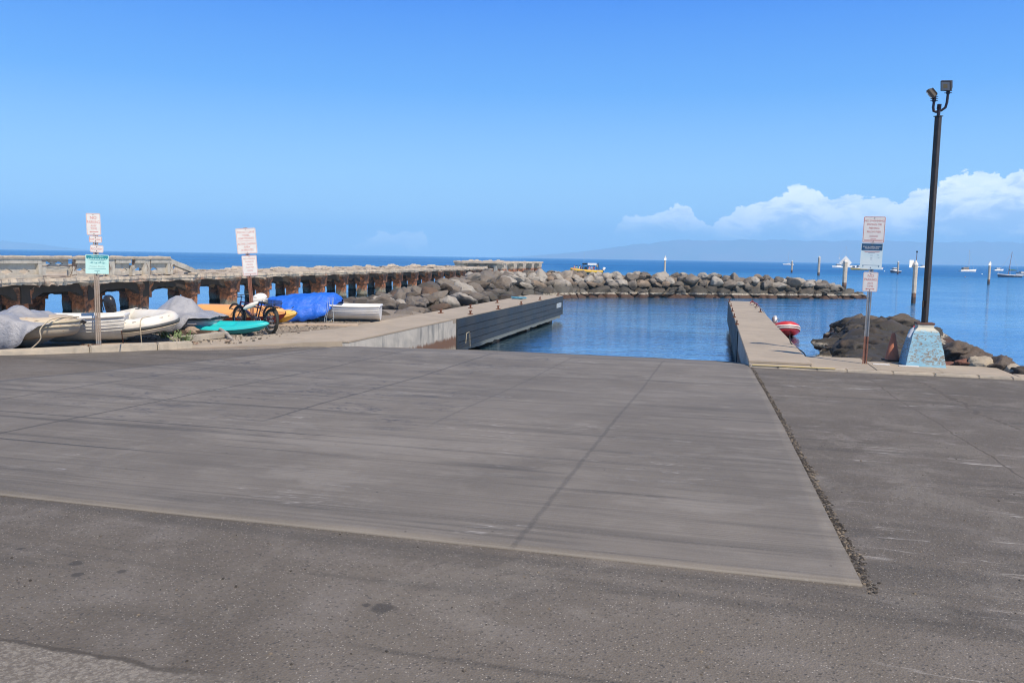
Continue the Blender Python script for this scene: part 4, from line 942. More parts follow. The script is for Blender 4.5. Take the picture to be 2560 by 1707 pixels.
# ------------------------------------------------------------------ small craft
GW = M('gelcoat_white', (.78, .78, .77), (.70, .70, .68), 2.5, .35, speck=(.55, .50, .42), sp=.70)
GD = M('dull_white_gelcoat', (.70, .69, .66), (.60, .59, .55), 3, .45, speck=(.45, .38, .28), sp=.68)
m_wood = M('old_timber', (.12, .085, .06), (.07, .05, .04), 4, .8, bump=.4)
m_blk = M('black_plastic', (.016, .016, .018), (.03, .03, .034), 4, .28, speck=(.07, .07, .07), sp=.68)
m_rope = M('pale_cordage', (.50, .44, .34), (.38, .32, .24), 20, .9, bump=.5, bscale=90)
def hull_rings(L, B, D, rake=.10, sheer=.12, n=26, tr=.72, vee=.25, chine=.35, full=2.2):
    """stations from transom (x=0) to stem (x=L): half section points, sheer to keel"""
    out = []
    for i in range(n+1):
        t = i/n; x = L*t; b_ = B/2*(tr+(1-tr)*math.sin(min(1, t/.45)*PI/2))*(1-max(0, (t-.42)/.58)**full)
        b_ = max(b_, .012); zs = D+sheer*(t**2.2)+sheer*.3*(1-t)**3; zk = D*.62*max(0, (t-.72)/.28)**2.2
        sec = []
        for k in range(9):
            a = k/8; y = b_*(1-a**2.6)**.75 if k < 8 else 0
            fl = 1-(.16+.12*t)*(a)
            z = zs+(zk-zs)*(a**(.85-.15*t)); sec.append((x+rake*t*t*(1-a)*2.2, y*fl, z))
        out.append(sec)
    return out
def open_boat(name, label, cat, loc, yaw, L, B, D, mat, inner=None, thick=.035, strakes=3, thwarts=(.3, .55), pitch=0.0, roll=0.0, group=None, gun=.03, **kw):
    t = thing(name, label, cat, loc, (roll, pitch, yaw), group)
    st = hull_rings(L, B, D, **kw); rings = []
    for sec in st:
        full_ = [p for p in sec]+[(p[0], -p[1], p[2]) for p in sec[-2::-1]]
        inn = [(p[0]*.985+.02, max(0, abs(p[1])-thick)*(1 if p[1] >= 0 else -1), p[2]+(thick if 0 < i < len(full_)-1 else 0)) for i, p in enumerate(full_)]
        rings.append(full_+inn[::-1])
    mb = MB().loft(rings, True, False, 0, True)
    h_ = len(rings[0])//2
    mb.add(rings[0][:h_], [tuple(range(h_))], 0)                                  # transom
    mb.add([(p[0]+thick, p[1]*.96, p[2]) for p in rings[0][:h_]], [tuple(range(h_))], 0)
    hull = mb.build('hull', mat, t)
    for s in (1, -1):
        mb = MB().tube([(sec[0][0], s*(sec[0][1]+.006), sec[0][2]) for sec in st], gun, 8); mb.build('gunwale', mat, t)
    MB().tube([(0, s*(st[0][0][1]), st[0][0][2]) for s in (1, -1)], gun, 8).build('transom_cap', mat, t)
    for k in range(1, strakes+1):
        for s in (1, -1):
            MB().tube([(sec[k][0], s*(sec[k][1]+.003), sec[k][2]) for sec in st[:-1]], .006 if k > 1 else .009, 6).build('strake', mat, hull)
    for a in thwarts:
        sec = st[int(a*(len(st)-1))]; MB().box((sec[0][0], 0, sec[0][2]-.10), (.20, sec[1][1]*2-.05, .025)).build('thwart', inner or mat, t, bevel=.006)
    return t
def u_path(L, B, r, lift, n=44, nose=1.0):
    """centre line of an inflatable collar from the port stern round the bow to the starboard stern"""
    pts = []; b_ = B/2-r; Lb = L-r; xs = Lb*.52
    for i in range(n+1):
        s = -1+2*i/n; a = abs(s)
        if a > .45: x = xs*(1-(a-.45)/.55); y = b_
        else:
            th = (1-a/.45)*PI/2; x = xs+(Lb-xs)*math.sin(th)**nose; y = b_*math.cos(th)**.85
        pts.append(Vector((x, y*(1 if s < 0 else -1), r+lift*max(0, x/L)**2.6)))
    return pts
def inflatable(label, loc, yaw, L, B, r, tube_m, trim_m, hull_m, lift=.22, open_=True, stripes=((0, .05),), motor=None, rot=(0, 0), tilt=0.5, group=None, hv=.30, z0=.14, name='inflatable_dinghy', handles=True, lines=True, cone=.34):
    t = thing(name, label, 'inflatable boat', loc, (rot[0], rot[1], yaw), group)
    pts = [p+Vector((0, 0, z0)) for p in u_path(L, B, r, lift)]
    e0 = [pts[0]+Vector((-cone, 0, .02)), pts[0]+Vector((-cone*.75, 0, .01)), pts[0]+Vector((-cone*.35, 0, 0))]
    e1 = [Vector((p.x, -p.y, p.z)) for p in e0][::-1]; full_ = e0+pts+e1; rs = [r*.12, r*.55, r*.85]+[r*(1-.10*(abs(i/len(pts)-.5) < .12)) for i in range(len(pts))]+[r*.85, r*.55, r*.12]
    MB().tube(full_, rs, 20).build('collar', tube_m, t)
    out = []
    for i, p in enumerate(pts):
        a, b_ = pts[max(0, i-1)], pts[min(len(pts)-1, i+1)]; d = (b_-a); nrm = Vector((d.y, -d.x, 0)).normalized()
        if nrm.dot(Vector((p.x-L*.4, p.y*3, 0))) < 0: nrm = -nrm
        out.append((p, nrm))
    for k, (dz, wd) in enumerate(stripes):
        mb = MB(); Rg = []
        for p, n_ in out:
            ang = dz/r; rad = r*(1-.0)
            def at(an, e): return p+n_*(math.cos(an)*(rad+e))+Vector((0, 0, math.sin(an)*(rad+e)))
            h_ = wd/r/2; Rg.append([at(ang-h_, -.01), at(ang-h_, .012), at(ang, .020), at(ang+h_, .012), at(ang+h_, -.01)])
        mb.loft(Rg, True, True); mb.build('rubbing_strake', trim_m[k % len(trim_m)] if isinstance(trim_m, (list, tuple)) else trim_m, t)
    # rigid vee hull under the collar
    n = 22; Rg = []
    for i in range(n+1):
        s = i/n; x = (L*.90)*s; b_ = (B/2-r*.9)*(1-max(0, (s-.45)/.55)**2.4)+.01; zk = z0-hv*.45+(lift+hv*.75)*max(0, (s-.55)/.45)**2.0; zt = z0+r*.55+lift*s**2.6
        Rg.append([(x, b_, zt), (x, b_*.62, (zt*.45+zk*.55)), (x, 0, zk), (x, -b_*.62, (zt*.45+zk*.55)), (x, -b_, zt), (x, 0, zt+.01)])
    MB().loft(Rg, True, True).build('hull', hull_m, t)
    MB().box((.10, 0, z0+r*1.15), (.045, B-2*r+.1, r*1.9)).build('transom', hull_m, t, bevel=.01)
    if open_: MB().box((L*.42, 0, z0+r*1.35), (.22, B-2*r+.12, .03)).build('thwart', hull_m, t, bevel=.008)
    if handles:
        for s in (1, -1):
            p = Vector((L*.22, s*(B/2-r), z0+2*r)); MB().tube([p+Vector((-.12, 0, 0)), p+Vector((-.08, 0, .03)), p+Vector((.08, 0, .03)), p+Vector((.12, 0, 0))], .012, 6).build('grab_handle', m_blk, t)
            MB().box(p+Vector((-.3, 0, .004)), (.16, .09, .012)).build('patch', trim_m[0] if isinstance(trim_m, (list, tuple)) else trim_m, t)
    if lines:
        mb = MB(); n_ = len(out)
        for i in range(4, n_-8, 6):
            a, b_ = out[i], out[i+5]; P0 = a[0]+a[1]*(r*.72)+Vector((0, 0, r*.72)); P1 = b_[0]+b_[1]*(r*.72)+Vector((0, 0, r*.72)); m_ = (P0+P1)/2+Vector((0, 0, -.02))
            mb.tube([P0, m_, P1], .007, 5)
        mb.build('grab_line', m_rope, t)['kind'] = 'stuff'
    if motor:
        o = outboard(t, (-.02, 0, z0+r*2.1), motor, tilt)
    return t
def outboard(t, loc, cmat, tilt=.3, sc=1.0):
    mb = MB(); R_ = Matrix.Translation(loc) @ Matrix.Rotation(-tilt, 4, 'Y') @ Matrix.Scale(sc, 4)
    prof = [(.02, .10, .09), (.10, .14, .11), (.26, .155, .12), (.38, .15, .115), (.45, .12, .09), (.48, .06, .05)]
    Rg = [[(-.13+a_*math.cos(k*PI/8)*1.15-(z-.25)*.12, b_*math.sin(k*PI/8), z+.02) for k in range(16)] for z, a_, b_ in prof]
    mb.loft(Rg, True, True); mb.xform(R_); c = mb.build('outboard_motor', cmat, t)
    MB().tube([(-.25, -.10, .12), (-.27, -.11, .30), (-.2, -.12, .42)], .012, 6).tube([(-.22, .10, .12), (-.26, .11, .30), (-.2, .12, .42)], .012, 6).xform(R_).build('cowling_seam', m_blk, c)
    mb = MB().box((-.10, 0, -.30), (.13, .07, .66)).box((-.16, 0, -.62), (.34, .02, .02)).tube([(-.26, 0, -.72), (-.16, 0, -.72), (.0, 0, -.72)], [.03, .045, .02], 10).xform(R_); mb.build('motor_leg', m_blk, c)
    mb = MB().box((.02, 0, -.03), (.06, .20, .22)).tube([(-.05, 0, .05), (.15, 0, .10), (.42, .03, .12)], .018, 6).xform(R_); mb.build('clamp_bracket', m_blk, c); return c
# --- tarpaulins ------------------------------------------------------
def mat_tarp(name, a, c, rough=.38):
    m, t, b = nt(name); q = G(t); co = q.co(); n = q.noise(co, 2.2, 6, .65, .8); f = q.noise(co, 9, 6, .7, 1.2, sc=(1, 1, 2.2)); r2 = q.noise(co, 5, 6, .7, 2.0, sc=(.6, 2.0, .8))
    q.put(b.inputs['Base Color'], q.mix(q.mr(n, .35, .65), a, c)); q.put(b.inputs['Roughness'], q.mr(f, .3, .7, rough-.06, rough+.14)); b.inputs['Metallic'].default_value = 0
    w_ = q.vor(co, 160); q.put(b.inputs['Normal'], q.bump(r2, .7, .05, q.bump(f, .45, .03))); return m
m_gtarp = mat_tarp('silver_tarp', (.36, .37, .405), (.275, .285, .32), .30); m_btarp = mat_tarp('blue_tarp', (.012, .12, .62), (.018, .15, .72), .36)
def tarp(label, loc, yaw, st, mat, name='tarpaulin', seed=0, wr=.035, nx=90, ny=48, pw=.62, gathers=14, sh=.55):
    """draped sheet: stations (x, half width near, half width far, ridge height, ridge offset, hem near, hem far)"""
    xs = [s[0] for s in st]; vs = []; fs = []
    for i in range(nx+1):
        x = xs[0]+(xs[-1]-xs[0])*i/nx; pr = [interp(x, xs, [s[k] for s in st]) for k in range(1, 7)]
        wn, wf, h_, off, hn, hf = pr
        for j in range(ny+1):
            s = -1+2*j/ny; a = abs(s); w_ = wn if s < 0 else wf; hem = hn if s < 0 else hf
            prof = (1-a**(1/pw*1.0))
            z = hem+(h_-hem)*max(0, prof)**.9; z = max(z, hem+(min(h_*.93, sh)-hem)*(1-a**16)); y = off+s*(w_+(off if s < 0 else -off)) if False else off*(1-a)+s*w_
            p = Vector((x, y, z)); g1 = math.sin(x*gathers+seed+3*noise.noise(Vector((x*2, s*1.5, seed))))*wr*.7*a*a
            ns = fbm(Vector((x*2.2, y*1.3+seed, z*2)), 3)*wr*.7+(.5-abs(noise.noise(Vector((x*3.0+s*2, s*2.2, seed)))))*wr*1.5+(.3-abs(noise.noise(Vector((x*6.5-s*5, s*4, seed+4)))))*wr*.9
            y += (g1+ns*.6)*(1 if s > 0 else -1)*min(1, a*1.5); z += ns*.8*(1-a*.5)-(.0 if a < .9 else wr*.3*math.sin(x*gathers*1.7))
            vs.append((x+.3*ns, y, max(z, .005)))
    for i in range(nx):
        for j in range(ny):
            k = i*(ny+1)+j; fs.append((k, k+1, k+ny+2, k+ny+1))
    o = MB().add(vs, fs, 0, True).build(name, mat, loc=loc, rotz=yaw); m = o.modifiers.new('s', 'SOLIDIFY'); m.thickness = .004
    return tag(o, label, 'tarpaulin')
Z0 = 1.485
def yaw_of(a, b): return math.atan2(b.y-a.y, b.x-a.x)
# (c) small white dinghy, stern to the right, beside the left sign
a = P(292, 858, Z0); yw = math.radians(188)
dc = open_boat('rowing_dinghy', 'small white lapstrake dinghy right behind the tan sign post, stern facing right', 'dinghy', (a.x+.16, a.y+.22, Z0+.07), math.radians(197), 2.1, 1.1, .58, GD, sheer=.10, strakes=4, roll=.0, pitch=math.radians(1.5), gun=.038)
# (b) tan inflatable under a grey tarp
a = P(140, 876, Z0); m_tan2 = M('sunbaked_hypalon', (.50, .43, .33), (.42, .36, .29), 1.6, .5, bump=.15, speck=(.40, .24, .13), sp=.6)
tanb = inflatable('tan sunbaked inflatable with its bow uncovered beside a crumpled grey tarp', (a.x-2.42, a.y+.62, Z0), math.radians(-9), 2.82, 1.6, .25, m_tan2, [M('dirty_cream_rub', (.52, .48, .36), (.42, .36, .26), 5, .6)], GD, lift=.10, stripes=((.12, .05), (.02, .018)), hv=.42, z0=.20, handles=False)
b = P(0, 866, Z0)
tarp('grey crumpled tarpaulin peaked over the tan inflatable at the far left', (a.x-2.75, a.y+.60, Z0), math.radians(-7),
     [(-.3, .8, .8, .5, 0, .12, .2), (.3, .95, .9, .62, 0, .05, .2), (1.0, 1.0, .95, .70, 0, .02, .2), (1.45, 1.0, .95, .84, 0, .02, .2), (1.62, 1.0, .95, .93, 0, .02, .2), (1.80, 1.0, .95, .95, .0, .02, .2), (2.0, .98, .92, .84, 0, .03, .25), (2.3, .96, .90, .73, 0, .06, .35), (2.5, .94, .88, .70, 0, .22, .40), (2.62, .90, .86, .685, 0, .40, .45), (2.75, .78, .82, .675, 0, .56, .5), (2.9, .5, .7, .66, 0, .60, .55)], m_gtarp, seed=2, sh=.80, pw=.8)
mb = MB().rope([tanb.matrix_basis @ Vector(p) for p in ((2.72, .25, .72), (2.66, -.20, .735), (2.62, -.55, .70), (2.60, -.83, .52), (2.60, -.84, .30), (2.35, -.90, .06))], .013, 8)
tag(mb.build('rope', m_rope), 'pale rope looped over the bow of the tan inflatable', 'rope')
# (a) end of a grey inflatable entering at the left edge
a = P(34, 868, Z0); gy = M('grey_hypalon', (.15, .16, .19), (.19, .20, .23), 3, .45)
inflatable('grey inflatable at the left edge with white rubbing strips', (a.x-2.95, a.y+.35, Z0), math.radians(-12), 3.0, 1.5, .21, gy, [GW, M('navy_rub', (.02, .03, .09)), GW], GW, lift=.06, stripes=((.03, .04), (-.03, .02), (-.075, .03)), hv=.3, z0=.13, handles=False)
mb = MB().rope([P(10, 812, Z0+.55), P(25, 815, Z0+.5), P(33, 830, Z0+.3), P(28, 850, Z0+.2), P(5, 872, Z0+.02)], .010, 6); tag(mb.build('rope', m_rope), 'thin pale rope hanging down the grey inflatable at the left edge', 'rope')
# (d) open white inflatable with a black outboard
yw = math.radians(-33)
wi = inflatable('open white inflatable with a big black outboard at its stern', (-10.22, 21.2, Z0+.10), yw, 2.22, 1.66, .215, M('chalky_white_tube', (.74, .72, .67), (.66, .62, .55), 2, .5, speck=(.50, .40, .28), sp=.66),
     [M('charcoal_rub', (.07, .08, .085), (.12, .12, .12), 8, .6), M('cream_rub', (.48, .42, .32), (.36, .3, .22), 6, .6)], GD, lift=.10, stripes=((-.02, .075), (-.085, .03)), motor=None, hv=.20, z0=.10, rot=(math.radians(9), 0))
outboard(wi, (.0, .05, .44), m_blk, tilt=-.10, sc=1.05)
mb = MB().rope([wi.matrix_basis @ Vector(p) for p in ((1.8, -.1, .56), (1.9, -.38, .58), (1.98, -.50, .50), (2.02, -.56, .28), (1.98, -.56, .0))], .011, 8); tag(mb.build('rope', m_rope), 'tan rope tied over the bow of the white inflatable', 'rope')
# (e) inflatable under the second grey tarp, stern tube showing at the right
a = P(536, 836, Z0); yw = math.radians(-6); wgrey = M('pale_grey_tube', (.46, .46, .50), (.38, .38, .42), 3, .4)
ei = inflatable('inflatable shrouded in grey tarp, only a pale grey tube end showing by the turquoise kayak', (a.x-2.12, a.y+.75, Z0+.06), yw, 2.12, 1.5, .175, wgrey, [M('black_rub', (.03, .03, .035)), M('beige_rub', (.46, .42, .38))], GD, lift=.02, stripes=((.08, .03), (.03, .018)), hv=.2, z0=.07, handles=False)
MB().tube([(1.50, -.745, .24), (1.55, -.78, .22), (1.75, -.77, .22), (1.80, -.73, .24)], .02, 8).build('carry_handle', M('grey_handle', (.2, .2, .23)), ei)
tarp('grey tarpaulin pitched like a tent over the inflatable left of the bicycles', (a.x-2.12, a.y+.72, Z0+.04), yw,
     [(-.12, .35, .5, .34, .1, .2, .2), (.08, .62, .7, .44, .1, .16, .2), (.36, .80, .85, .62, 0, .12, .2), (.66, .88, .85, .86, 0, .02, .1), (.86, .90, .85, .97, 0, .0, .1), (1.0, .90, .85, .93, 0, .03, .1), (1.28, .90, .85, .87, 0, .06, .1), (1.45, .88, .82, .70, 0, .14, .1), (1.55, .85, .8, .60, 0, .26, .2), (1.62, .84, .76, .53, 0, .40, .2), (1.95, .80, .72, .46, 0, .41, .3), (2.12, .6, .60, .43, 0, .38, .33)], m_gtarp, seed=6, wr=.03, sh=.52, pw=.8)
for k, (px, s_) in enumerate(((465, .28), (512, .24))):
    q_ = P(px, 840, Z0); o = MB().box((q_.x, q_.y+.3, Z0+.06), (.5, .16, .13)).build('timber_block', m_wood, bevel=.01); tag(o, ('left', 'right')[k]+' dark timber block under the grey-tarped inflatable by the kerb', 'timber')
# kayaks -------------------------------------------------------------
def kayak(label, loc, yaw, L, B, D, top_m, bot_m, roll=0.0, pitch=0.0, well=True, rocker=.10, name='kayak', marks=None):
    t = thing(name, label, 'kayak', loc, (roll, pitch, yaw)); n = 40
    def sec(i, up):
        s = i/n; ed = min(1, (min(s, 1-s)+.006)/.10)**.5; w_ = B/2*math.sin(PI*min(1, max(0, .004+s*.992)))**.62; zr = rocker*(abs(2*s-1))**2.4; x = -L/2+L*s; out = []
        for k in range(9):
            a = PI*k/8
            if up: z = zr+D*.55+ed*D*.34*math.sin(a)**.6*(.75+.25*abs(2*s-1))*(1 if not well or abs(s-.5) > .16 else .35 if 2 < k < 6 else 1)
            else: z = zr+D*.55-ed*(D*.55)*math.sin(a)**.55*(.55+.45*min(1, w_/(B/2)*1.3))
            out.append((x, w_*math.cos(a), z))
        return out
    for nm, up, mm in (('deck', True, top_m), ('hull', False, bot_m)):
        MB().loft([sec(i, up) for i in range(n+1)], False, False).build(nm, mm, t)
    mb = MB()
    for s in (1, -1): mb = MB().tube([(sec(i, True)[0 if s > 0 else 8][0], s*(abs(sec(i, True)[0][1])+.004), sec(i, True)[0][2]) for i in range(n+1)], .012, 6); mb.build('rim', top_m, t)
    for s in (1, -1): MB().tube([(s*(L/2-.10), -.07, D+rocker*.8+.02), (s*(L/2-.06), 0, D+rocker*.8+.05), (s*(L/2-.10), .07, D+rocker*.8+.02)], .012, 6).build('toggle', m_blk, t)
    if marks: marks(t)
    return t
m_turq = M('turquoise_plastic', (.016, .50, .52), (.02, .43, .46), 2, .38, speck=(.10, .55, .56), sp=.7)
m_turqd = M('turquoise_hull', (.012, .30, .31), (.012, .25, .27), 2, .4)
a = P(612, 838, Z0); m_scrub = M('faded_lettering', (.30, .35, .42))
def mk(t):
    mb = MB(); text_mb([('MALIBU', 0, 0, .075, 1.5)], mb, 0); mb.v = [(x+.30, -.345+z*.30, .275+z*.55) for x, y, z in mb.v]; mb.build('lettering', m_scrub, t)
kt = kayak('turquoise sit-on-top kayak lying in front of the bicycles', (a.x-.78, a.y+.36, Z0+.03), math.radians(-3), 2.75, .72, .33, m_turq, m_turqd, roll=math.radians(13))
m_yk = M('yellow_plastic', (.72, .42, .045), (.64, .36, .04), 2, .4, speck=(.45, .25, .05), sp=.7)
a = P(742, 815, Z0)
kayak('yellow kayak nosing out behind the bicycle wheel', (a.x-1.50, a.y+.62, Z0+.02), math.radians(-14), 3.1, .75, .42, M('pale_yellow_plastic', (.74, .50, .15), (.66, .44, .13), 2, .4), m_yk, roll=math.radians(20), pitch=math.radians(-2))
m_orp = M('peach_plastic', (.72, .36, .13), (.66, .33, .12), 2, .5); m_orr = M('red_hull_plastic', (.26, .018, .012), (.20, .014, .01), 2, .45, speck=(.42, .25, .2), sp=.72)
a = P(600, 822, Z0)
cn = kayak('long kayak behind the bicycles, peach deck over a red hull', (a.x-.50, a.y+1.55, Z0+.06), math.radians(-12), 3.2, .80, .62, m_orp, m_orr, roll=math.radians(18), well=False, rocker=.03)
# (j) boat under the blue tarp, then the white rowing boat
a0 = P(655, 806, Z0); yw = math.radians(5)
c0 = Vector((a0.x-.02, a0.y+1.0, Z0))
open_boat('skiff', 'grey skiff hidden under the blue tarpaulin, propped with its stern to the right', 'skiff', (c0.x+2.34, c0.y+.15, Z0+.06), PI+yw, 1.9, .8, .38, M('grey_gelcoat', (.30, .30, .29), (.22, .22, .22), 3, .5), sheer=.05, pitch=math.radians(-3))
tarp('bright blue tarpaulin stretched over a skiff in the gravel yard', (c0.x-.25, c0.y, Z0), yw,
     [(-.2, .3, .4, .5, 0, .3, .3), (0, .55, .6, .66, 0, .18, .2), (.3, .80, .8, .76, 0, .05, .1), (.9, .92, .9, .84, 0, .02, .1), (1.5, .92, .9, .88, 0, .05, .1), (1.9, .88, .86, .93, 0, .14, .2), (2.15, .80, .8, .93, .0, .24, .3), (2.35, .55, .8, .90, .0, .45, .4), (2.52, .22, .6, .80, .0, .62, .5), (2.60, .10, .4, .70, .0, .62, .55)], m_btarp, seed=11, wr=.04, gathers=11, pw=.34, sh=.5)
mb = MB(); random.seed(4)
for k in range(4):
    p = c0+Vector((2.05+.05*k, -.55+.05*k, 0)); mb.rope([p+Vector((0, 0, .82)), p+Vector((random.uniform(-.05, .05), -.04, .45)), p+Vector((random.uniform(-.12, .12), -.08, .15)), p+Vector((random.uniform(-.3, .2), -.15, .02))], .007, 6)
tag(mb.build('rope', M('blue_white_cord', (.25, .36, .48), (.45, .48, .5), 30, .8)), 'blue and white cords dangling off the blue tarpaulin beside the white rowing boat', 'rope')
MB().box((0, 0, 0), (.12, .10, .1))
a1 = P(948, 806, Z0)
open_boat('rowing_dinghy', 'clean white rowing boat with moulded strakes right of the blue tarpaulin', 'dinghy', (a1.x-.02, a1.y+.42, Z0+.03), math.radians(183), 2.2, 1.22, .48, GW, sheer=.06, strakes=4, tr=.80, pitch=math.radians(0), rake=.05, gun=.034)
# sand-coloured plank edge under the tarp boats, loose sticks
q_ = P(790, 818, Z0); o = MB().box((0, 0, .03), (3.3, .5, .06)).build('board', M('sandy_board', (.46, .37, .28), (.38, .3, .23), 3, .9), loc=(q_.x-.5, q_.y+.55, Z0-.01), rotz=math.radians(7), bevel=.01); tag(o, 'sandy plywood board lying on the gravel under the blue tarpaulin', 'board')
a, b = P(728, 832, Z0), P(773, 829, Z0); o = MB().tube([a+Vector((0, 0, .015)), b+Vector((0, 0, .015))], .02, 6).build('metal_bar', m_wood); tag(o, 'thin dark bar lying on the gravel in front of the blue tarpaulin', 'bar')
# driftwood spar by the kerb end, flat litter
a, b = P(545, 834, Z0), P(582, 852, Z0); o = MB().tube([a+Vector((0, 0, .16)), a.lerp(b, .6)+Vector((0, 0, .10)), b+Vector((0, 0, .02))], [.05, .06, .03], 8).build('driftwood', M('bleached_wood', (.40, .37, .33), (.22, .2, .18), 4, .8)); tag(o, 'bleached driftwood spar leaning at the end of the broken kerb', 'driftwood')
# stones and weeds along the kerb
for (px, py, s_, l) in ((478, 838, .42, 'brown round stone chocking the grey-tarped inflatable'), (440, 835, .40, 'pale tan stone beside the white inflatable bow'), (533, 842, .25, 'small grey stone at the tip of the broken kerb'), (566, 858, .16, 'flat reddish stone on the dirt past the kerb')):
    q_ = P(px, py, Z0); o = bpy.data.objects.new('stone', protos[3]); C.objects.link(o); o.location = (q_.x, q_.y+.1, Z0+s_*.25); o.scale = (s_*1.15, s_, s_*.85); o.rotation_euler = (0, 0, px*.1)
    o.data = with_mat([protos[px % 9]], M('tan_stone', (.33, .26, .20), (.25, .19, .15), 4, .9, bump=.4))[0]; tag(o, l, 'stone')
m_leaf = M('weed_leaf', (.10, .16, .055), (.16, .21, .09), 9, .6)
random.seed(14)
for (px, py, n_, s_, l) in ((452, 859, 46, .26, 'green leafy weed growing from the kerb below the grey tarp'), (412, 851, 26, .2, 'small weed under the bow of the white inflatable'), (433, 846, 22, .22, 'pale weed in front of the tan stone')):
    q_ = P(px, py, Z0); mb = MB()
    for i in range(n_):
        a = random.uniform(0, 6.28); e = random.uniform(.2, 1.3); L_ = s_*random.uniform(.5, 1); d = Vector((math.cos(a)*math.cos(e), math.sin(a)*math.cos(e), math.sin(e))); p0 = Vector((random.uniform(-s_, s_)*.8, random.uniform(-.08, .08), 0)); w_ = d.cross(Vector((0, 0, 1))).normalized()*.022
        mb.tube([p0, p0+d*L_*.6], .004, 4)
        for f_ in (.45, .7, 1.0): m_ = p0+d*L_*f_; mb.add([m_-d*.04, m_+w_, m_+d*.05+Vector((0, 0, -.005)), m_-w_], [(0, 1, 2, 3)])
    o = mb.build('weed', m_leaf, loc=(q_.x, q_.y+.05, 1.53)); tag(o, l, 'weed')
# rusty chain and rope litter at the sign foot
random.seed(8)
for (px, py, n_, l) in ((235, 868, 26, 'heap of rusty chain at the foot of the tan sign post'), (193, 873, 20, 'second rusty chain heap left of the tan sign post, nearer the tan inflatable')):
    q_ = P(px, py, 1.5); mb = MB()
    for i in range(n_):
        c = Vector((random.gauss(0, .12), random.gauss(0, .05), .02+abs(random.gauss(0, .02)))); e = Euler((random.random()*3, random.random()*3, random.random()*3)).to_matrix()
        mb.tube([c+e @ Vector((.03*math.cos(k*PI/4), .018*math.sin(k*PI/4), 0)) for k in range(8)], .007, 5, closed=True)
    o = mb.build('rusty_chain', RUST, loc=(q_.x, q_.y, 1.5)); tag(o, l, 'chain')
o = MB().tube([P(304, 828, 1.95), P(306, 845, 1.72), P(308, 860, 1.55), P(312, 866, 1.505), P(324, 869, 1.50)], .011, 6).build('rusty_chain', RUST); tag(o, 'thin rusty chain hanging from the white dinghy stern to the kerb', 'chain')
q_ = P(330, 862, 1.5); o = MB().box((0, 0, .02), (1.5, .3, .05)).build('board', M('sandy_board', (.46, .37, .28)), loc=(q_.x, q_.y, 1.485), rotz=math.radians(26), bevel=.01); tag(o, 'weathered board on the ground in front of the white inflatable', 'board')
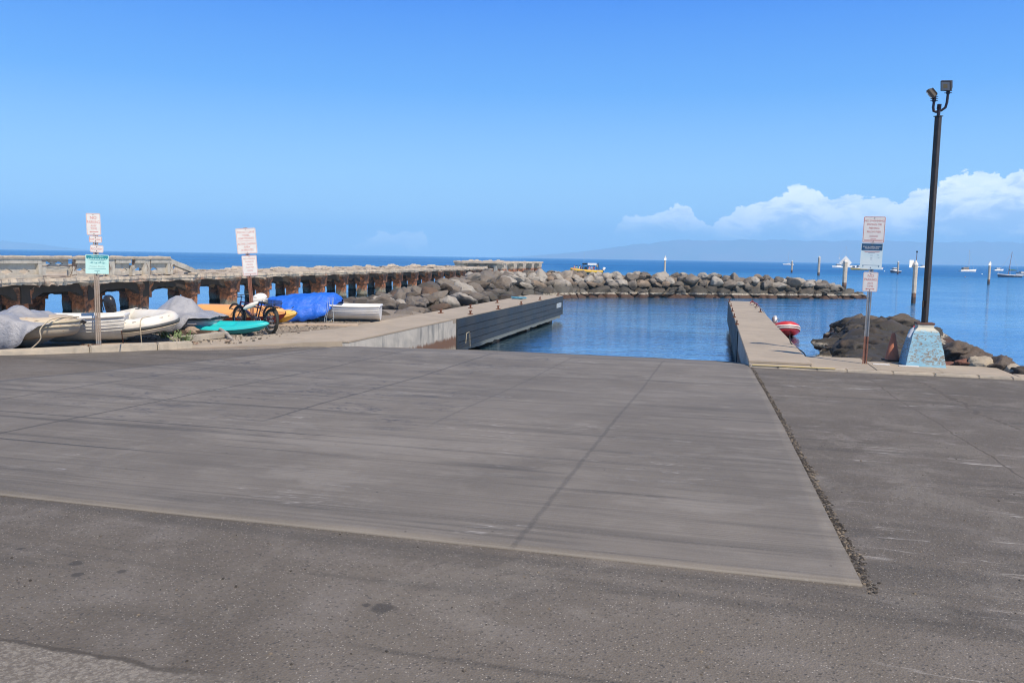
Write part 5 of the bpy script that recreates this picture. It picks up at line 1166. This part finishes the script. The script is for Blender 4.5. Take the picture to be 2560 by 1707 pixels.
# ------------------------------------------------------------------ bicycles
m_frame = M('dark_frame_paint', (.03, .025, .05), (.045, .03, .075), 5, .3, .3); m_tyre = M('tyre_rubber', (.022, .024, .022), (.04, .042, .038), 9, .75)
m_alu = M('bare_alloy', (.45, .45, .46), (.3, .3, .3), 9, .35, .8)
def bicycle(label, A_, B_, fw, frame_m, basket=False, lean=0.0):
    """A_ = rear wheel ground point, B_ = front wheel ground point"""
    L = (B_-A_).length; t = thing('bicycle', label, 'bicycle', A_, (lean, 0, yaw_of(A_, B_)), 'bicycles parked against the middle sign post'); r = .315
    for nm, x in (('rear_wheel', 0), ('front_wheel', L)):
        wb = MB().tube([(x+r*math.cos(k*PI/18), 0, r+.03+r*math.sin(k*PI/18)) for k in range(36)], fw, 8, closed=True).build(nm, m_tyre, t)
        MB().tube([(x+(r-fw-.005)*math.cos(k*PI/18), 0, r+.03+(r-fw-.005)*math.sin(k*PI/18)) for k in range(36)], .013, 6, closed=True).build('rim', m_alu, wb)
        mb = MB()
        for k in range(20): a = k*2*PI/20; mb.tube([(x, .02*(-1)**k, r+.03), (x+(r-.05)*math.cos(a), 0, r+.03+(r-.05)*math.sin(a))], .0022, 3)
        mb.build('spokes', m_alu, wb)['kind'] = 'stuff'
        MB().tube([(x, -.07, r+.03), (x, .07, r+.03)], .025, 8).build('hub', m_alu, wb)
    bb = (L*.42, 0, .30); st = (L*.33, 0, .68); hd = (L*.83, 0, .74); hd2 = (L*.86, 0, .62); ax = (0, 0, r+.03)
    mb = MB().tube([bb, (L*.6, 0, .42), hd2], .026, 8).tube([st, (L*.6, 0, .70), hd], .022, 8).tube([bb, st, (L*.30, 0, .80)], .019, 8).tube([hd, hd2], .028, 8)
    for s in (-1, 1): mb.tube([(bb[0], s*.03, bb[2]), (0, s*.06, ax[2])], .012, 6).tube([(st[0], s*.03, st[2]-.03), (0, s*.06, ax[2])], .010, 6)
    mb.build('frame', frame_m, t)
    mb = MB().tube([hd2, (L*.88, 0, .60)], .02, 6)
    for s in (-1, 1): mb.tube([(L*.88, s*.05, .60), (L*.93, s*.055, .50), (L, s*.055, r+.03)], .014, 6)
    mb.build('fork', frame_m, t)
    mb = MB().tube([hd, (L*.80, 0, .90), (L*.83, 0, .94)], .014, 6).tube([(L*.76, -.30, .95), (L*.80, -.2, .95), (L*.84, -.05, .94), (L*.84, .05, .94), (L*.80, .2, .95), (L*.76, .30, .95)], .013, 6); mb.build('handlebar', m_blk, t)
    MB().loft([[(x+L*.30, y*w_, .83+z) for y, z in ((-1, 0), (-.6, .03), (0, .035), (.6, .03), (1, 0), (0, -.03))] for x, w_ in ((-.13, .08), (-.06, .085), (.02, .05), (.13, .02))], True, True).build('saddle', m_blk, t)
    mb = MB().tube([(bb[0]+.09*math.cos(k*PI/8), -.05, bb[2]+.09*math.sin(k*PI/8)) for k in range(16)], .008, 5, closed=True).tube([(bb[0], -.07, bb[2]), (bb[0]+.12, -.08, bb[2]-.12)], .010, 6).tube([(bb[0], .07, bb[2]), (bb[0]-.12, .08, bb[2]+.12)], .010, 6).box((bb[0]+.12, -.12, bb[2]-.12), (.09, .08, .02)).box((bb[0]-.12, .12, bb[2]+.12), (.09, .08, .02)); mb.build('crankset', m_alu, t)
    mb = MB().box((-.02, 0, .72), (.42, .13, .012)); 
    for s in (-1, 1): mb.tube([(-.12, s*.06, .72), (0, s*.07, r+.03)], .006, 5)
    mb.build('rear_rack', m_blk, t)
    if basket:
        mb = MB(); x0, x1, y0, z0, z1 = -.26, .16, .15, .73, .93
        for k in range(15): x = x0+(x1-x0)*k/14; [mb.box((x, s*y0, (z0+z1)/2), (.006, .006, z1-z0)) for s in (-1, 1)]
        for k in range(7): z = z0+(z1-z0)*k/6; [mb.box(((x0+x1)/2, s*y0, z), (x1-x0, .006, .006)) for s in (-1, 1)]; [mb.box((x, 0, z), (.006, 2*y0, .006)) for x in (x0, x1)]
        for k in range(9): y = -y0+2*y0*k/8; [mb.box((x, y, (z0+z1)/2), (.006, .006, z1-z0)) for x in (x0, x1)]; mb.box(((x0+x1)/2, y, z0), (x1-x0, .006, .006))
        mb.build('basket', m_blk, t)['kind'] = 'stuff'
    return t
b1 = bicycle('near black bicycle with fat tyres and a wire rear basket beside the turquoise kayak', P(677, 834, Z0), P(597, 823, Z0), .042, m_frame, True, math.radians(3))
b2 = bicycle('far dark bicycle leaning between the sign post and the red kayak hull', P(668, 824, Z0)+Vector((0, .45, 0)), P(584, 815, Z0)+Vector((0, .3, 0)), .028, M('purple_frame', (.05, .02, .09)), False, math.radians(-4))
def helmet(p, rz, l, s_=1.0):
    mb = MB(); Rg = []
    for i in range(9):
        a = PI/2*i/8; Rg.append([(.15*s_*math.cos(a)*math.cos(k*PI/8)*1.2, .115*s_*math.cos(a)*math.sin(k*PI/8), .13*s_*math.sin(a)) for k in range(16)])
    mb.loft(Rg, True, True); t = thing('helmet', l, 'helmet', p, (math.radians(25), math.radians(-20), rz)); mb.build('shell', GW, t); MB().tube([(.17*s_*math.cos(k*PI/8), .12*s_*math.sin(k*PI/8), .005) for k in range(16)], .012, 6, closed=True).build('rim_trim', m_blk, t)
helmet(P(648, 748, 2.35)+Vector((0, 0, 0)), .6, 'white helmet resting on top of the bicycles against the sign post', 1.35)
helmet(P(653, 752, 2.3)+Vector((.08, 0, -.02)), 1.8, 'second white helmet hanging lower right on the far bicycle', 1.0)
p_ = P(627, 764, 2.25); o = MB().loft([[(x, .05*w_*math.cos(k*PI/5), .07*w_*math.sin(k*PI/5)+x*.42) for k in range(10)] for x, w_ in ((-.2, .3), (-.14, .9), (0, 1.1), (.12, .9), (.2, .4))], True, True).build('bag', GD, loc=p_, rotz=.1); tag(o, 'white rolled bag strapped to the bicycle handlebar', 'bag')
# ------------------------------------------------------------------ red inflatable moored by the right pier
b = P(2062, 829, .12)
m_redt = M('red_hypalon', (.55, .035, .045), (.46, .03, .04), 2, .4)
inflatable('red and white inflatable afloat beside the right pier with a silver outboard', (13.62, 42.6, -.14), math.radians(264), 3.0, 1.6, .26, m_redt, [GW, GW, M('dark_red', (.22, .015, .02))], M('dark_red_hull', (.20, .012, .016)), lift=.50, stripes=((.05, .06), (-.05, .045), (-.11, .03)), motor=M('silver_cowl', (.62, .64, .68), (.5, .52, .56), 3, .3, .3), tilt=.45, z0=.10, hv=.3)
# ------------------------------------------------------------------ channel markers
m_pile = mat_conc('pile_concrete', (.50, .44, .36), (.38, .33, .27), (.20, .13, .09), 1.4, .55, (.9, (.16, .09, .06), (.05, .035, .03)))
def marker(label, px, Y, r, ztop, kind, name='channel_marker'):
    b = az(px, Y); t = thing(name, label, 'channel marker', (b.x, b.y, 0), .2, 'concrete channel marker piles')
    MB().cyl((0, 0, -1), r, ztop+1, 8, smooth=False).build('pile', m_pile, t)
    MB().tube([(0, 0, ztop), (0, 0, ztop+.12), (0, 0, ztop+.5)], [r*1.12, r*1.12, r*.15], 8, smooth=False).build('cap', M('pile_cap', (.62, .60, .56), (.45, .40, .36), 3, .7), t)
    d = Vector((b.x, b.y, 0)).normalized(); sx = Vector((d.y, -d.x, 0)); R_ = Matrix.Rotation(-.2, 3, 'Z')
    if kind == 'diamond':
        s = 1.02; c = d*(r+.08); pts = [R_ @ (c+sx*a+Vector((0, 0, ztop-.05+b_))) for a, b_ in ((-s*.80, 0), (0, -s*.95), (s*.80, 0), (0, s*.95))]
        MB().add(pts+[p+R_ @ d*.04 for p in pts], [(0, 1, 2, 3), (7, 6, 5, 4), (0, 4, 5, 1), (1, 5, 6, 2), (2, 6, 7, 3), (3, 7, 4, 0)]).build('daymark', GW, t)
    if kind == 'board':
        MB().box(R_ @ (d*-(r+.06)+Vector((0, 0, ztop-.1))), (r*2.6, .05, r*2.2)).build('daymark', GW, t)
    if kind == 'lamp':
        MB().cyl((.05, 0, ztop+.3), .03, 1.0, 6).build('light_stalk', m_rebar, t); MB().cyl((.05, 0, ztop+1.2), .08, .16, 8).build('lamp', m_blk, t)
        MB().box(R_ @ (sx*-.35+Vector((0, 0, ztop+.15))), (.5, .04, .7)).build('daymark', GW, t)
    return t
marker('lone white-topped marker pile standing past the middle of the breakwater', 1661, 145, .17, 3.9, 'board')
marker('slim marker pile beside the distant sloop, left of the taller piles', 1979, 283, .30, 3.7, 'none')
marker('marker pile standing just behind the outer end of the breakwater', 2046, 230, .33, 4.9, 'none')
marker('thick marker pile carrying a white diamond daymark at the breakwater tip', 2110, 115, .30, 3.75, 'diamond')
marker('short slim marker pile in front of the dark cabin boat', 2244, 290, .30, 4.1, 'none')
marker('nearest marker pile with a stalk lamp, reflected in the water', 2283, 78, .20, 3.55, 'lamp')
marker('marker pile with a square white box on top near the right edge', 2471, 160, .22, 3.95, 'board')
# ------------------------------------------------------------------ boats at anchor
hullw = M('boat_white', (.78, .78, .77), (.68, .68, .67), 1, .35); navy = M('boat_navy', (.03, .045, .08), (.04, .06, .1), 1, .35); glass = M('boat_glass', (.02, .025, .03), rough=.12); yel = M('boat_yellow', (.72, .42, .03), (.62, .36, .03), 1, .4)
alu = M('mast_alloy', (.62, .62, .60), (.5, .5, .5), 3, .4, .3); sailc = M('sail_cover_blue', (.03, .16, .36)); sailg = M('sail_cover_green', (.02, .12, .10)); mastb = M('brown_mast', (.26, .13, .11)); canv = M('canvas_tan', (.45, .36, .27))
def craft(name, label, cat, px, Y, yaw, group=None):
    b = az(px, Y); return thing(name, label, cat, (b.x, b.y, 0), yaw, group)
def ship_hull(t, L, B, D, mat, band=None, x0=None):
    n = 20; Rg = []; x0 = -L/2 if x0 is None else x0
    for i in range(n+1):
        s = i/n; w_ = B/2*(.78+.22*math.sin(min(1, s/.5)*PI/2))*(1-max(0, (s-.5)/.5)**2.2)+.02; z1 = D*(.9+.45*s**2); x = x0+L*s
        Rg.append([(x+D*.35*s, w_, z1), (x+.2*s, w_*.9, z1*.4), (x-.1*s, w_*.5, -.35), (x-.1*s, -w_*.5, -.35), (x+.2*s, -w_*.9, z1*.4), (x+D*.35*s, -w_, z1)])
    h = MB().loft(Rg, True, True).build('hull', mat, t)
    if band: MB().loft([[(p[0][0], p[0][1]+.03, p[0][2]+.02), (p[0][0], p[0][1]+.03, p[0][2]-.18), (p[5][0], p[5][1]-.03, p[5][2]-.18), (p[5][0], p[5][1]-.03, p[5][2]+.02)] for p in Rg], True, True).build('rail_band', band, t)
    return h
def cabin(t, x, L, B, z, h, mat=hullw, roof=True):
    c = MB().box((x, 0, z+h/2), (L, B, h), taper=.86).build('cabin', mat, t, bevel=.06)
    MB().box((x+.02, 0, z+h*.62), (L*.98, B*.96, h*.30), taper=.97).build('window_band', glass, c)
    if roof: MB().box((x-.1, 0, z+h+.05), (L*1.1, B*.95, .10)).build('roof', mat, t, bevel=.03)
def rig(t, x, h, z, boom, cover, mast=alu, rake=-.03, stay=6):
    top = (x+rake*h, 0, z+h); MB().tube([(x, 0, z), top], [.10, .06], 8).build('mast', mast, t)
    MB().tube([(x-.1, 0, z+1.3), (x-boom, 0, z+1.35)], .07, 8).build('boom', mast, t)
    if cover: MB().tube([(x-.1, 0, z+1.9), (x-.3, 0, z+1.5), (x-boom*.5, 0, z+1.5), (x-boom*.97, 0, z+1.42)], [.10, .28, .22, .10], 8).build('sail_cover', cover, t)
    mb = MB().tube([top, (x+stay, 0, z*.9+.2)], .025, 4).tube([top, (x-stay*1.05, 0, z*.9+.2)], .022, 4).tube([(top[0]*.6+x*.4, 0, z+h*.6), (x, 1.4, z)], .02, 4).tube([(top[0]*.6+x*.4, 0, z+h*.6), (x, -1.4, z)], .02, 4); mb.build('rigging', alu, t)['kind'] = 'stuff'
t = craft('sailboat', 'small white sloop moored far out behind the slim marker pile', 'sailboat', 1971, 900, math.radians(175)); ship_hull(t, 11, 3, 1.2, hullw); cabin(t, .5, 4, 2, 1.1, .6); rig(t, .6, 13.5, 1.2, 4.5, None)
t = craft('fishing_boat', 'white fishing boat with outriggers and wheelhouse behind the diamond daymark', 'fishing boat', 2098, 560, math.radians(178)); ship_hull(t, 9, 3, 1.2, hullw); cabin(t, .6, 3.2, 2.4, 1.1, 1.7)
MB().tube([(.4, 0, 2.8), (.4, 0, 10)], .06, 6).build('mast', alu, t); MB().box((.4, 0, 7.0), (.5, .3, .5)).box((.2, 0, 6.2), (.4, .3, .4)).build('radar', hullw, t)
t = craft('sailboat', 'white sloop whose mast rises right above the diamond daymark', 'sailboat', 2124, 600, math.radians(2)); ship_hull(t, 9.5, 3, 1.3, hullw); cabin(t, 0, 4, 2, 1.2, .6); rig(t, -2.9, 14.2, 1.3, 3.5, None)
t = craft('tour_boat', 'yellow-hulled tour boat partly hidden behind the dolphin notice', 'tour boat', 2148, 440, math.radians(183)); ship_hull(t, 9, 3.2, 1.0, yel, hullw); cabin(t, -1.0, 4.2, 2.6, .9, 1.5); MB().box((3.1, 0, 1.5), (1.0, 1.2, 1.0)).build('bow_cover', navy, t, bevel=.1)
t = craft('motorboat', 'white motorboat bow peeping out right of the dolphin notice', 'motorboat', 2190, 470, math.radians(2)); ship_hull(t, 7.5, 2.6, 1.1, hullw, M('dark_red', (.22, .015, .02))); cabin(t, -.8, 2.5, 2, 1.0, .9)
t = craft('cabin_cruiser', 'dark-hulled cabin boat behind the short slim marker pile', 'cabin boat', 2239, 330, math.radians(180)); ship_hull(t, 3.9, 2, .9, navy, hullw); cabin(t, .3, 2.1, 1.6, .85, 1.15)
t = craft('catamaran', 'low white catamaran at the horizon just left of the dark pole', 'catamaran', 2310, 800, math.radians(0))
for s in (-2, 2):
    h = MB().loft([[(x, s+w_*.5, 1.3), (x, s+w_*.3, -.2), (x, s-w_*.3, -.2), (x, s-w_*.5, 1.3)] for x, w_ in ((-5, .9), (-1, 1.2), (3, 1.0), (5, .2))], True, True).build('hull', hullw, t)
cabin(t, -.3, 4.5, 3.4, 1.2, 1.5)
t = craft('sailboat', 'white ketch with blue sail cover and tall mast right of the dark pole', 'sailboat', 2419, 420, math.radians(3)); ship_hull(t, 8.2, 2.8, 1.1, hullw); cabin(t, -1.4, 3.0, 2, 1.0, 1.2, canv); rig(t, .5, 10.0, 1.1, 2.4, sailc, stay=2.7)
t = craft('motorboat', 'small white motorboat between the boxed marker and the dark sloop', 'motorboat', 2496, 520, math.radians(0)); ship_hull(t, 5.6, 2.2, 1.0, hullw); cabin(t, -.4, 2.4, 1.8, .95, 1.1)
t = craft('sailboat', 'dark-hulled sloop with brown mast and green sail cover near the right edge', 'sailboat', 2524, 262, math.radians(176)); ship_hull(t, 7.0, 2.2, .75, navy, hullw); rig(t, .5, 7.2, .75, 2.6, sailg, mastb, rake=-.10, stay=3.3)
t = craft('motorboat', 'white motorboat cut off by the right edge of the picture', 'motorboat', 2558, 300, math.radians(180)); ship_hull(t, 5, 2, .9, hullw, navy); cabin(t, .6, 1.6, 1.5, .9, .6)
for px, Y, r, l in ((2211, 380, .28, 'white mooring buoy just left of the dark cabin boat'), (2455, 330, .26, 'white mooring buoy right of the ketch with the blue sail cover'), (2413, 250, .14, 'tiny orange buoy in open water below the ketch')):
    b = az(px, Y); mb = MB(); mb.tube([(0, 0, -r*.6), (0, 0, -r*.2), (0, 0, r*.5), (0, 0, r*1.1), (0, 0, r*1.3)], [r*.6, r, r*1.02, r*.6, .02], 12); o = mb.build('buoy', hullw if r > .2 else M('orange_buoy', (.6, .2, .05)), loc=(b.x, b.y, 0)); tag(o, l, 'buoy')
# rigid inflatable with passengers leaving past the breakwater
rb = az(1465, 200); RY = math.radians(179); R1 = thing('tour_boat', 'yellow inflatable tour boat with canopy and passengers passing behind the breakwater', 'tour boat', (rb.x, rb.y, .12), RY)
pp = u_path(7.8, 2.9, .33, .55); pp = [Vector((p.x-3.9, p.y, p.z+.15)) for p in pp]
MB().tube(pp, .33, 12).build('collar', yel, R1)
ship_hull(R1, 7.2, 2.2, .75, navy, None, -3.7)
MB().box((0, 0, .62), (6.6, 2.2, .06)).build('deck', M('grey_deck', (.3, .3, .3)), R1)
mb = MB(); [mb.tube([(x, y, .6), (x, y, 2.35)], .035, 6) for x in (-1.9, .55) for y in (-.9, .9)]; mb.tube([(-3.1, -.9, .6), (-2.9, -.9, 2.5), (-2.9, .9, 2.5), (-3.1, .9, .6)], .05, 6); mb.build('canopy_frame', m_blk, R1)
MB().box((.3, 0, 2.42), (1.2, 2.1, .10)).box((.3, -1.0, 2.24), (1.2, .03, .34)).build('canopy_front', m_blk, R1); MB().box((-1.35, 0, 2.42), (2.1, 2.1, .10)).box((-1.35, 1.0, 2.22), (2.1, .03, .38)).build('canopy_rear', GW, R1)
MB().box((.1, 0, 1.1), (.7, .8, 1.0), taper=.8).build('console', m_blk, R1, bevel=.05); MB().tube([(.6, .6, 2.4), (.6, .6, 5.0)], .015, 5).build('antenna', alu, R1)
outboard(R1, (-3.95, .45, .75), GW, .25, 1.7); outboard(R1, (-3.95, -.45, .75), GW, .25, 1.7)
def person(label, loc, yaw, shirt, trousers, skin, hair, seated=True, arm=0.0, lean=0.0):
    """continuous skinned figure; hair and clothing as children"""
    h = [(0, 0, 0), (0, 0, .16), (.01, 0, .34), (.01, 0, .48), (.02, 0, .58), (.04, 0, .70)]
    rad = [.13, .125, .15, .11, .052, .105]
    V = [Vector(p) for p in h]; E_ = [(i, i+1) for i in range(5)]; Rr = list(rad)
    def add(p, par, r): V.append(Vector(p)); E_.append((par, len(V)-1)); Rr.append(r); return len(V)-1
    for s in (-1, 1):
        a = add((.0, s*.17, .47), 3, .065); b_ = add((.05, s*.24, .25), a, .05); c = add((.22+arm*.1, s*.20, .18+arm*.3), b_, .038); c = add((.30+arm*.1, s*.19, .20+arm*.35), c, .04)
        a = add((.02, s*.09, -.04), 0, .10)
        if seated: b_ = add((.40, s*.12, -.02), a, .08); c = add((.44, s*.12, -.40), b_, .055); add((.56, s*.12, -.44), c, .045)
        else: b_ = add((.03, s*.11, -.42), a, .075); c = add((.0, s*.11, -.82), b_, .05); add((.12, s*.12, -.86), c, .045)
    me = bpy.data.meshes.new('person'); me.from_pydata([tuple(v) for v in V], E_, []); o = bpy.data.objects.new('person', me); C.objects.link(o)
    sk = o.modifiers.new('skin', 'SKIN'); 
    for i, r in enumerate(Rr): me.skin_vertices[0].data[i].radius = (r, r)
    me.skin_vertices[0].data[0].use_root = True
    ss = o.modifiers.new('sub', 'SUBSURF'); ss.levels = ss.render_levels = 1
    bpy.context.view_layer.update(); dg = bpy.context.evaluated_depsgraph_get(); m2 = bpy.data.meshes.new_from_object(o.evaluated_get(dg)); o.modifiers.clear(); o.data = m2; bpy.data.meshes.remove(me)
    m2.materials.clear()
    for mm in (skin, shirt, trousers): m2.materials.append(mm)
    for p in m2.polygons:
        c = p.center; p.use_smooth = True
        p.material_index = 2 if (c.z < .06 and c.x < .30 and c.z > -.55 or (c.z < .06 and abs(c.y) < .19 and c.x < .35)) else 1 if .06 <= c.z < .55 and (c.x < .12) else 0
    o.location = loc; o.rotation_euler = (0, lean, yaw)
    mb = MB(); Rg = []
    for i in range(7):
        a = PI*.62*i/6; Rg.append([(.035+.118*math.sin(a+.02)*math.cos(k*PI/6)*1.0-.012, .112*math.sin(a+.02)*math.sin(k*PI/6), .71+.13*math.cos(a)) for k in range(12)])
    mb.loft(Rg, True, True).build('hair', hair, o)
    return tag(o, label, 'person', 'passengers on the yellow tour boat')
sk1 = M('skin_tan', (.46, .26, .17), rough=.6); sk2 = M('skin_pale', (.60, .38, .28), rough=.6); dk = M('dark_hair', (.02, .015, .012)); bl = M('fair_hair', (.35, .22, .10))
cl = dict(white=M('shirt_white', (.7, .7, .7)), teal=M('shirt_teal', (.03, .35, .33)), red=M('shirt_red', (.55, .06, .06)), pink=M('shirt_pink', (.65, .25, .28)), blue=M('shirt_blue', (.04, .10, .35)), black=M('shirt_black', (.02, .02, .025)), yellow=M('shirt_yellow', (.7, .55, .05)), orange=M('shirt_orange', (.65, .2, .05)))
def on_boat(x, y, z): return R1.matrix_basis @ Vector((x, y, z))
for i, (x, y, c1, c2, sk_, hr, lb) in enumerate([(2.9, .7, 'pink', 'blue', sk2, bl, 'person in a pink shirt sitting furthest forward in the bow'), (2.35, -.5, 'white', 'black', sk1, dk, 'person in a white shirt sitting in the bow behind the pink shirt'), (2.2, .75, 'teal', 'blue', sk2, dk, 'person in a teal top on the near side of the bow'),
        (1.65, .7, 'white', 'blue', sk1, dk, 'person in a white shirt next to the teal top'), (1.3, -.5, 'blue', 'black', sk2, bl, 'fair-haired person in a dark blue shirt ahead of the console'), (.95, .75, 'black', 'black', sk1, dk, 'person in black clothes just ahead of the canopy'), (-.75, .75, 'pink', 'white', sk2, dk, 'person in a pink top under the white half of the canopy'),
        (-1.3, .72, 'white', 'blue', sk2, bl, 'fair-haired person in white under the canopy'), (-1.8, .75, 'red', 'blue', sk1, dk, 'person in a red shirt at the rear post of the canopy')]):
    person(lb, on_boat(x, y, 1.02), RY+(.9 if y > 0 else -.9)*(.3 if i % 2 else 1), cl[c1], cl[c2], sk_, hr, True, .2*(i % 3), 0)
person('person in black standing at the steering console under the canopy', on_boat(-.45, 0, 1.52), RY, cl['black'], cl['black'], sk1, dk, False, .6)
person('crew member in a yellow shirt standing at the stern arch', on_boat(-2.6, .35, 1.52), RY+.5, cl['yellow'], cl['blue'], sk1, dk, False, .3)
# ------------------------------------------------------------------ grit and crumbs: countless small stones
def scatter(name, label, n, f, smin, smax, mats, seed, kind='stuff'):
    random.seed(seed); vs = []; fs = []; mi = []
    base_ = [(-1, -1, -.6), (1, -.8, -.5), (.9, 1, -.6), (-.8, .9, -.5), (-.6, -.5, .6), (.6, -.6, .5), (.5, .7, .7), (-.5, .5, .6)]
    F = [(0, 3, 2, 1), (4, 5, 6, 7), (0, 1, 5, 4), (1, 2, 6, 5), (2, 3, 7, 6), (3, 0, 4, 7)]
    for i in range(n):
        x, y, z = f(); s = smin+(smax-smin)*random.random()**2.5; a = random.random()*6.28; ca, sa = math.cos(a), math.sin(a); o = len(vs); sx = random.uniform(.7, 1.4)
        for px, py, pz in base_:
            px *= s*sx; py *= s; vs.append((x+px*ca-py*sa, y+px*sa+py*ca, z+pz*s*.7+s*.3))
        fs += [tuple(k+o for k in q_) for q_ in F]; mi += [random.randrange(len(mats))]*6
    me = bpy.data.meshes.new(name); me.from_pydata(vs, [], fs)
    for m_ in mats: me.materials.append(m_)
    me.polygons.foreach_set('material_index', mi); o = bpy.data.objects.new(name, me); C.objects.link(o); ramp_obj(o); return tag(o, label, kind=kind)
gm = [M('crumb_dark', (.042, .037, .032), rough=.9), M('crumb_mid', (.105, .09, .075), rough=.9), M('crumb_tan', (.20, .165, .125), rough=.9)]
def edge():
    u = 5.0+14*random.random()**.9; e = interp(u, [5.1, 10.4, 14.3, 18.9], [.87, .80, .75, .62]); k = abs(random.gauss(0, 1)); wd = interp(u, [5, 9, 19], [.032, .026, .020])
    return e+.015+k*wd*(1+.6*noise.noise(Vector((u*2, 0, 0)))), u, g(u)-.012
scatter('asphalt_crumbs', 'dark crumbled asphalt grit along the right edge of the concrete apron', 5600, edge, .004, .014, [gm[0], gm[0], gm[0], gm[1], gm[2]], 3)
scatter('grit', 'loose grit scattered over the asphalt and apron', 1500, lambda: (lambda u, v: (v, u, g(u)-.010))(3.2+15*random.random()**1.5, random.uniform(-9, 8)), .003, .009, gm, 4)
def yard():
    t = random.random(); a = Vector((near[1][0], near[1][1])).lerp(Vector((near[5][0], near[5][1])), t); x, y = a.x+random.uniform(-.3, 4), a.y+random.uniform(.2, 6); v = UV((x, y)); return v[1], v[0], 1.50
scatter('yard_stones', 'small pale stones strewn over the gravel yard', 2600, lambda: (lambda v, u: (min(v, -11.4), max(u, 17.4), 1.495))(random.uniform(-19, -11.4), random.uniform(17.5, 25.5)), .008, .035, gm+[M('crumb_pale', (.40, .35, .28))], 5)
scatter('verge_litter', 'reddish dry leaf litter and chips along the inside of the left kerb', 900, lambda: (lambda p: (UV(p)[1], UV(p)[0], 1.50))(k0.lerp(k1, random.random())+Vector((-.25, .38, 0))*random.uniform(.5, 1.8)), .006, .024, [M('litter_red', (.20, .085, .045)), M('litter_tan', (.30, .2, .12)), gm[0]], 6)
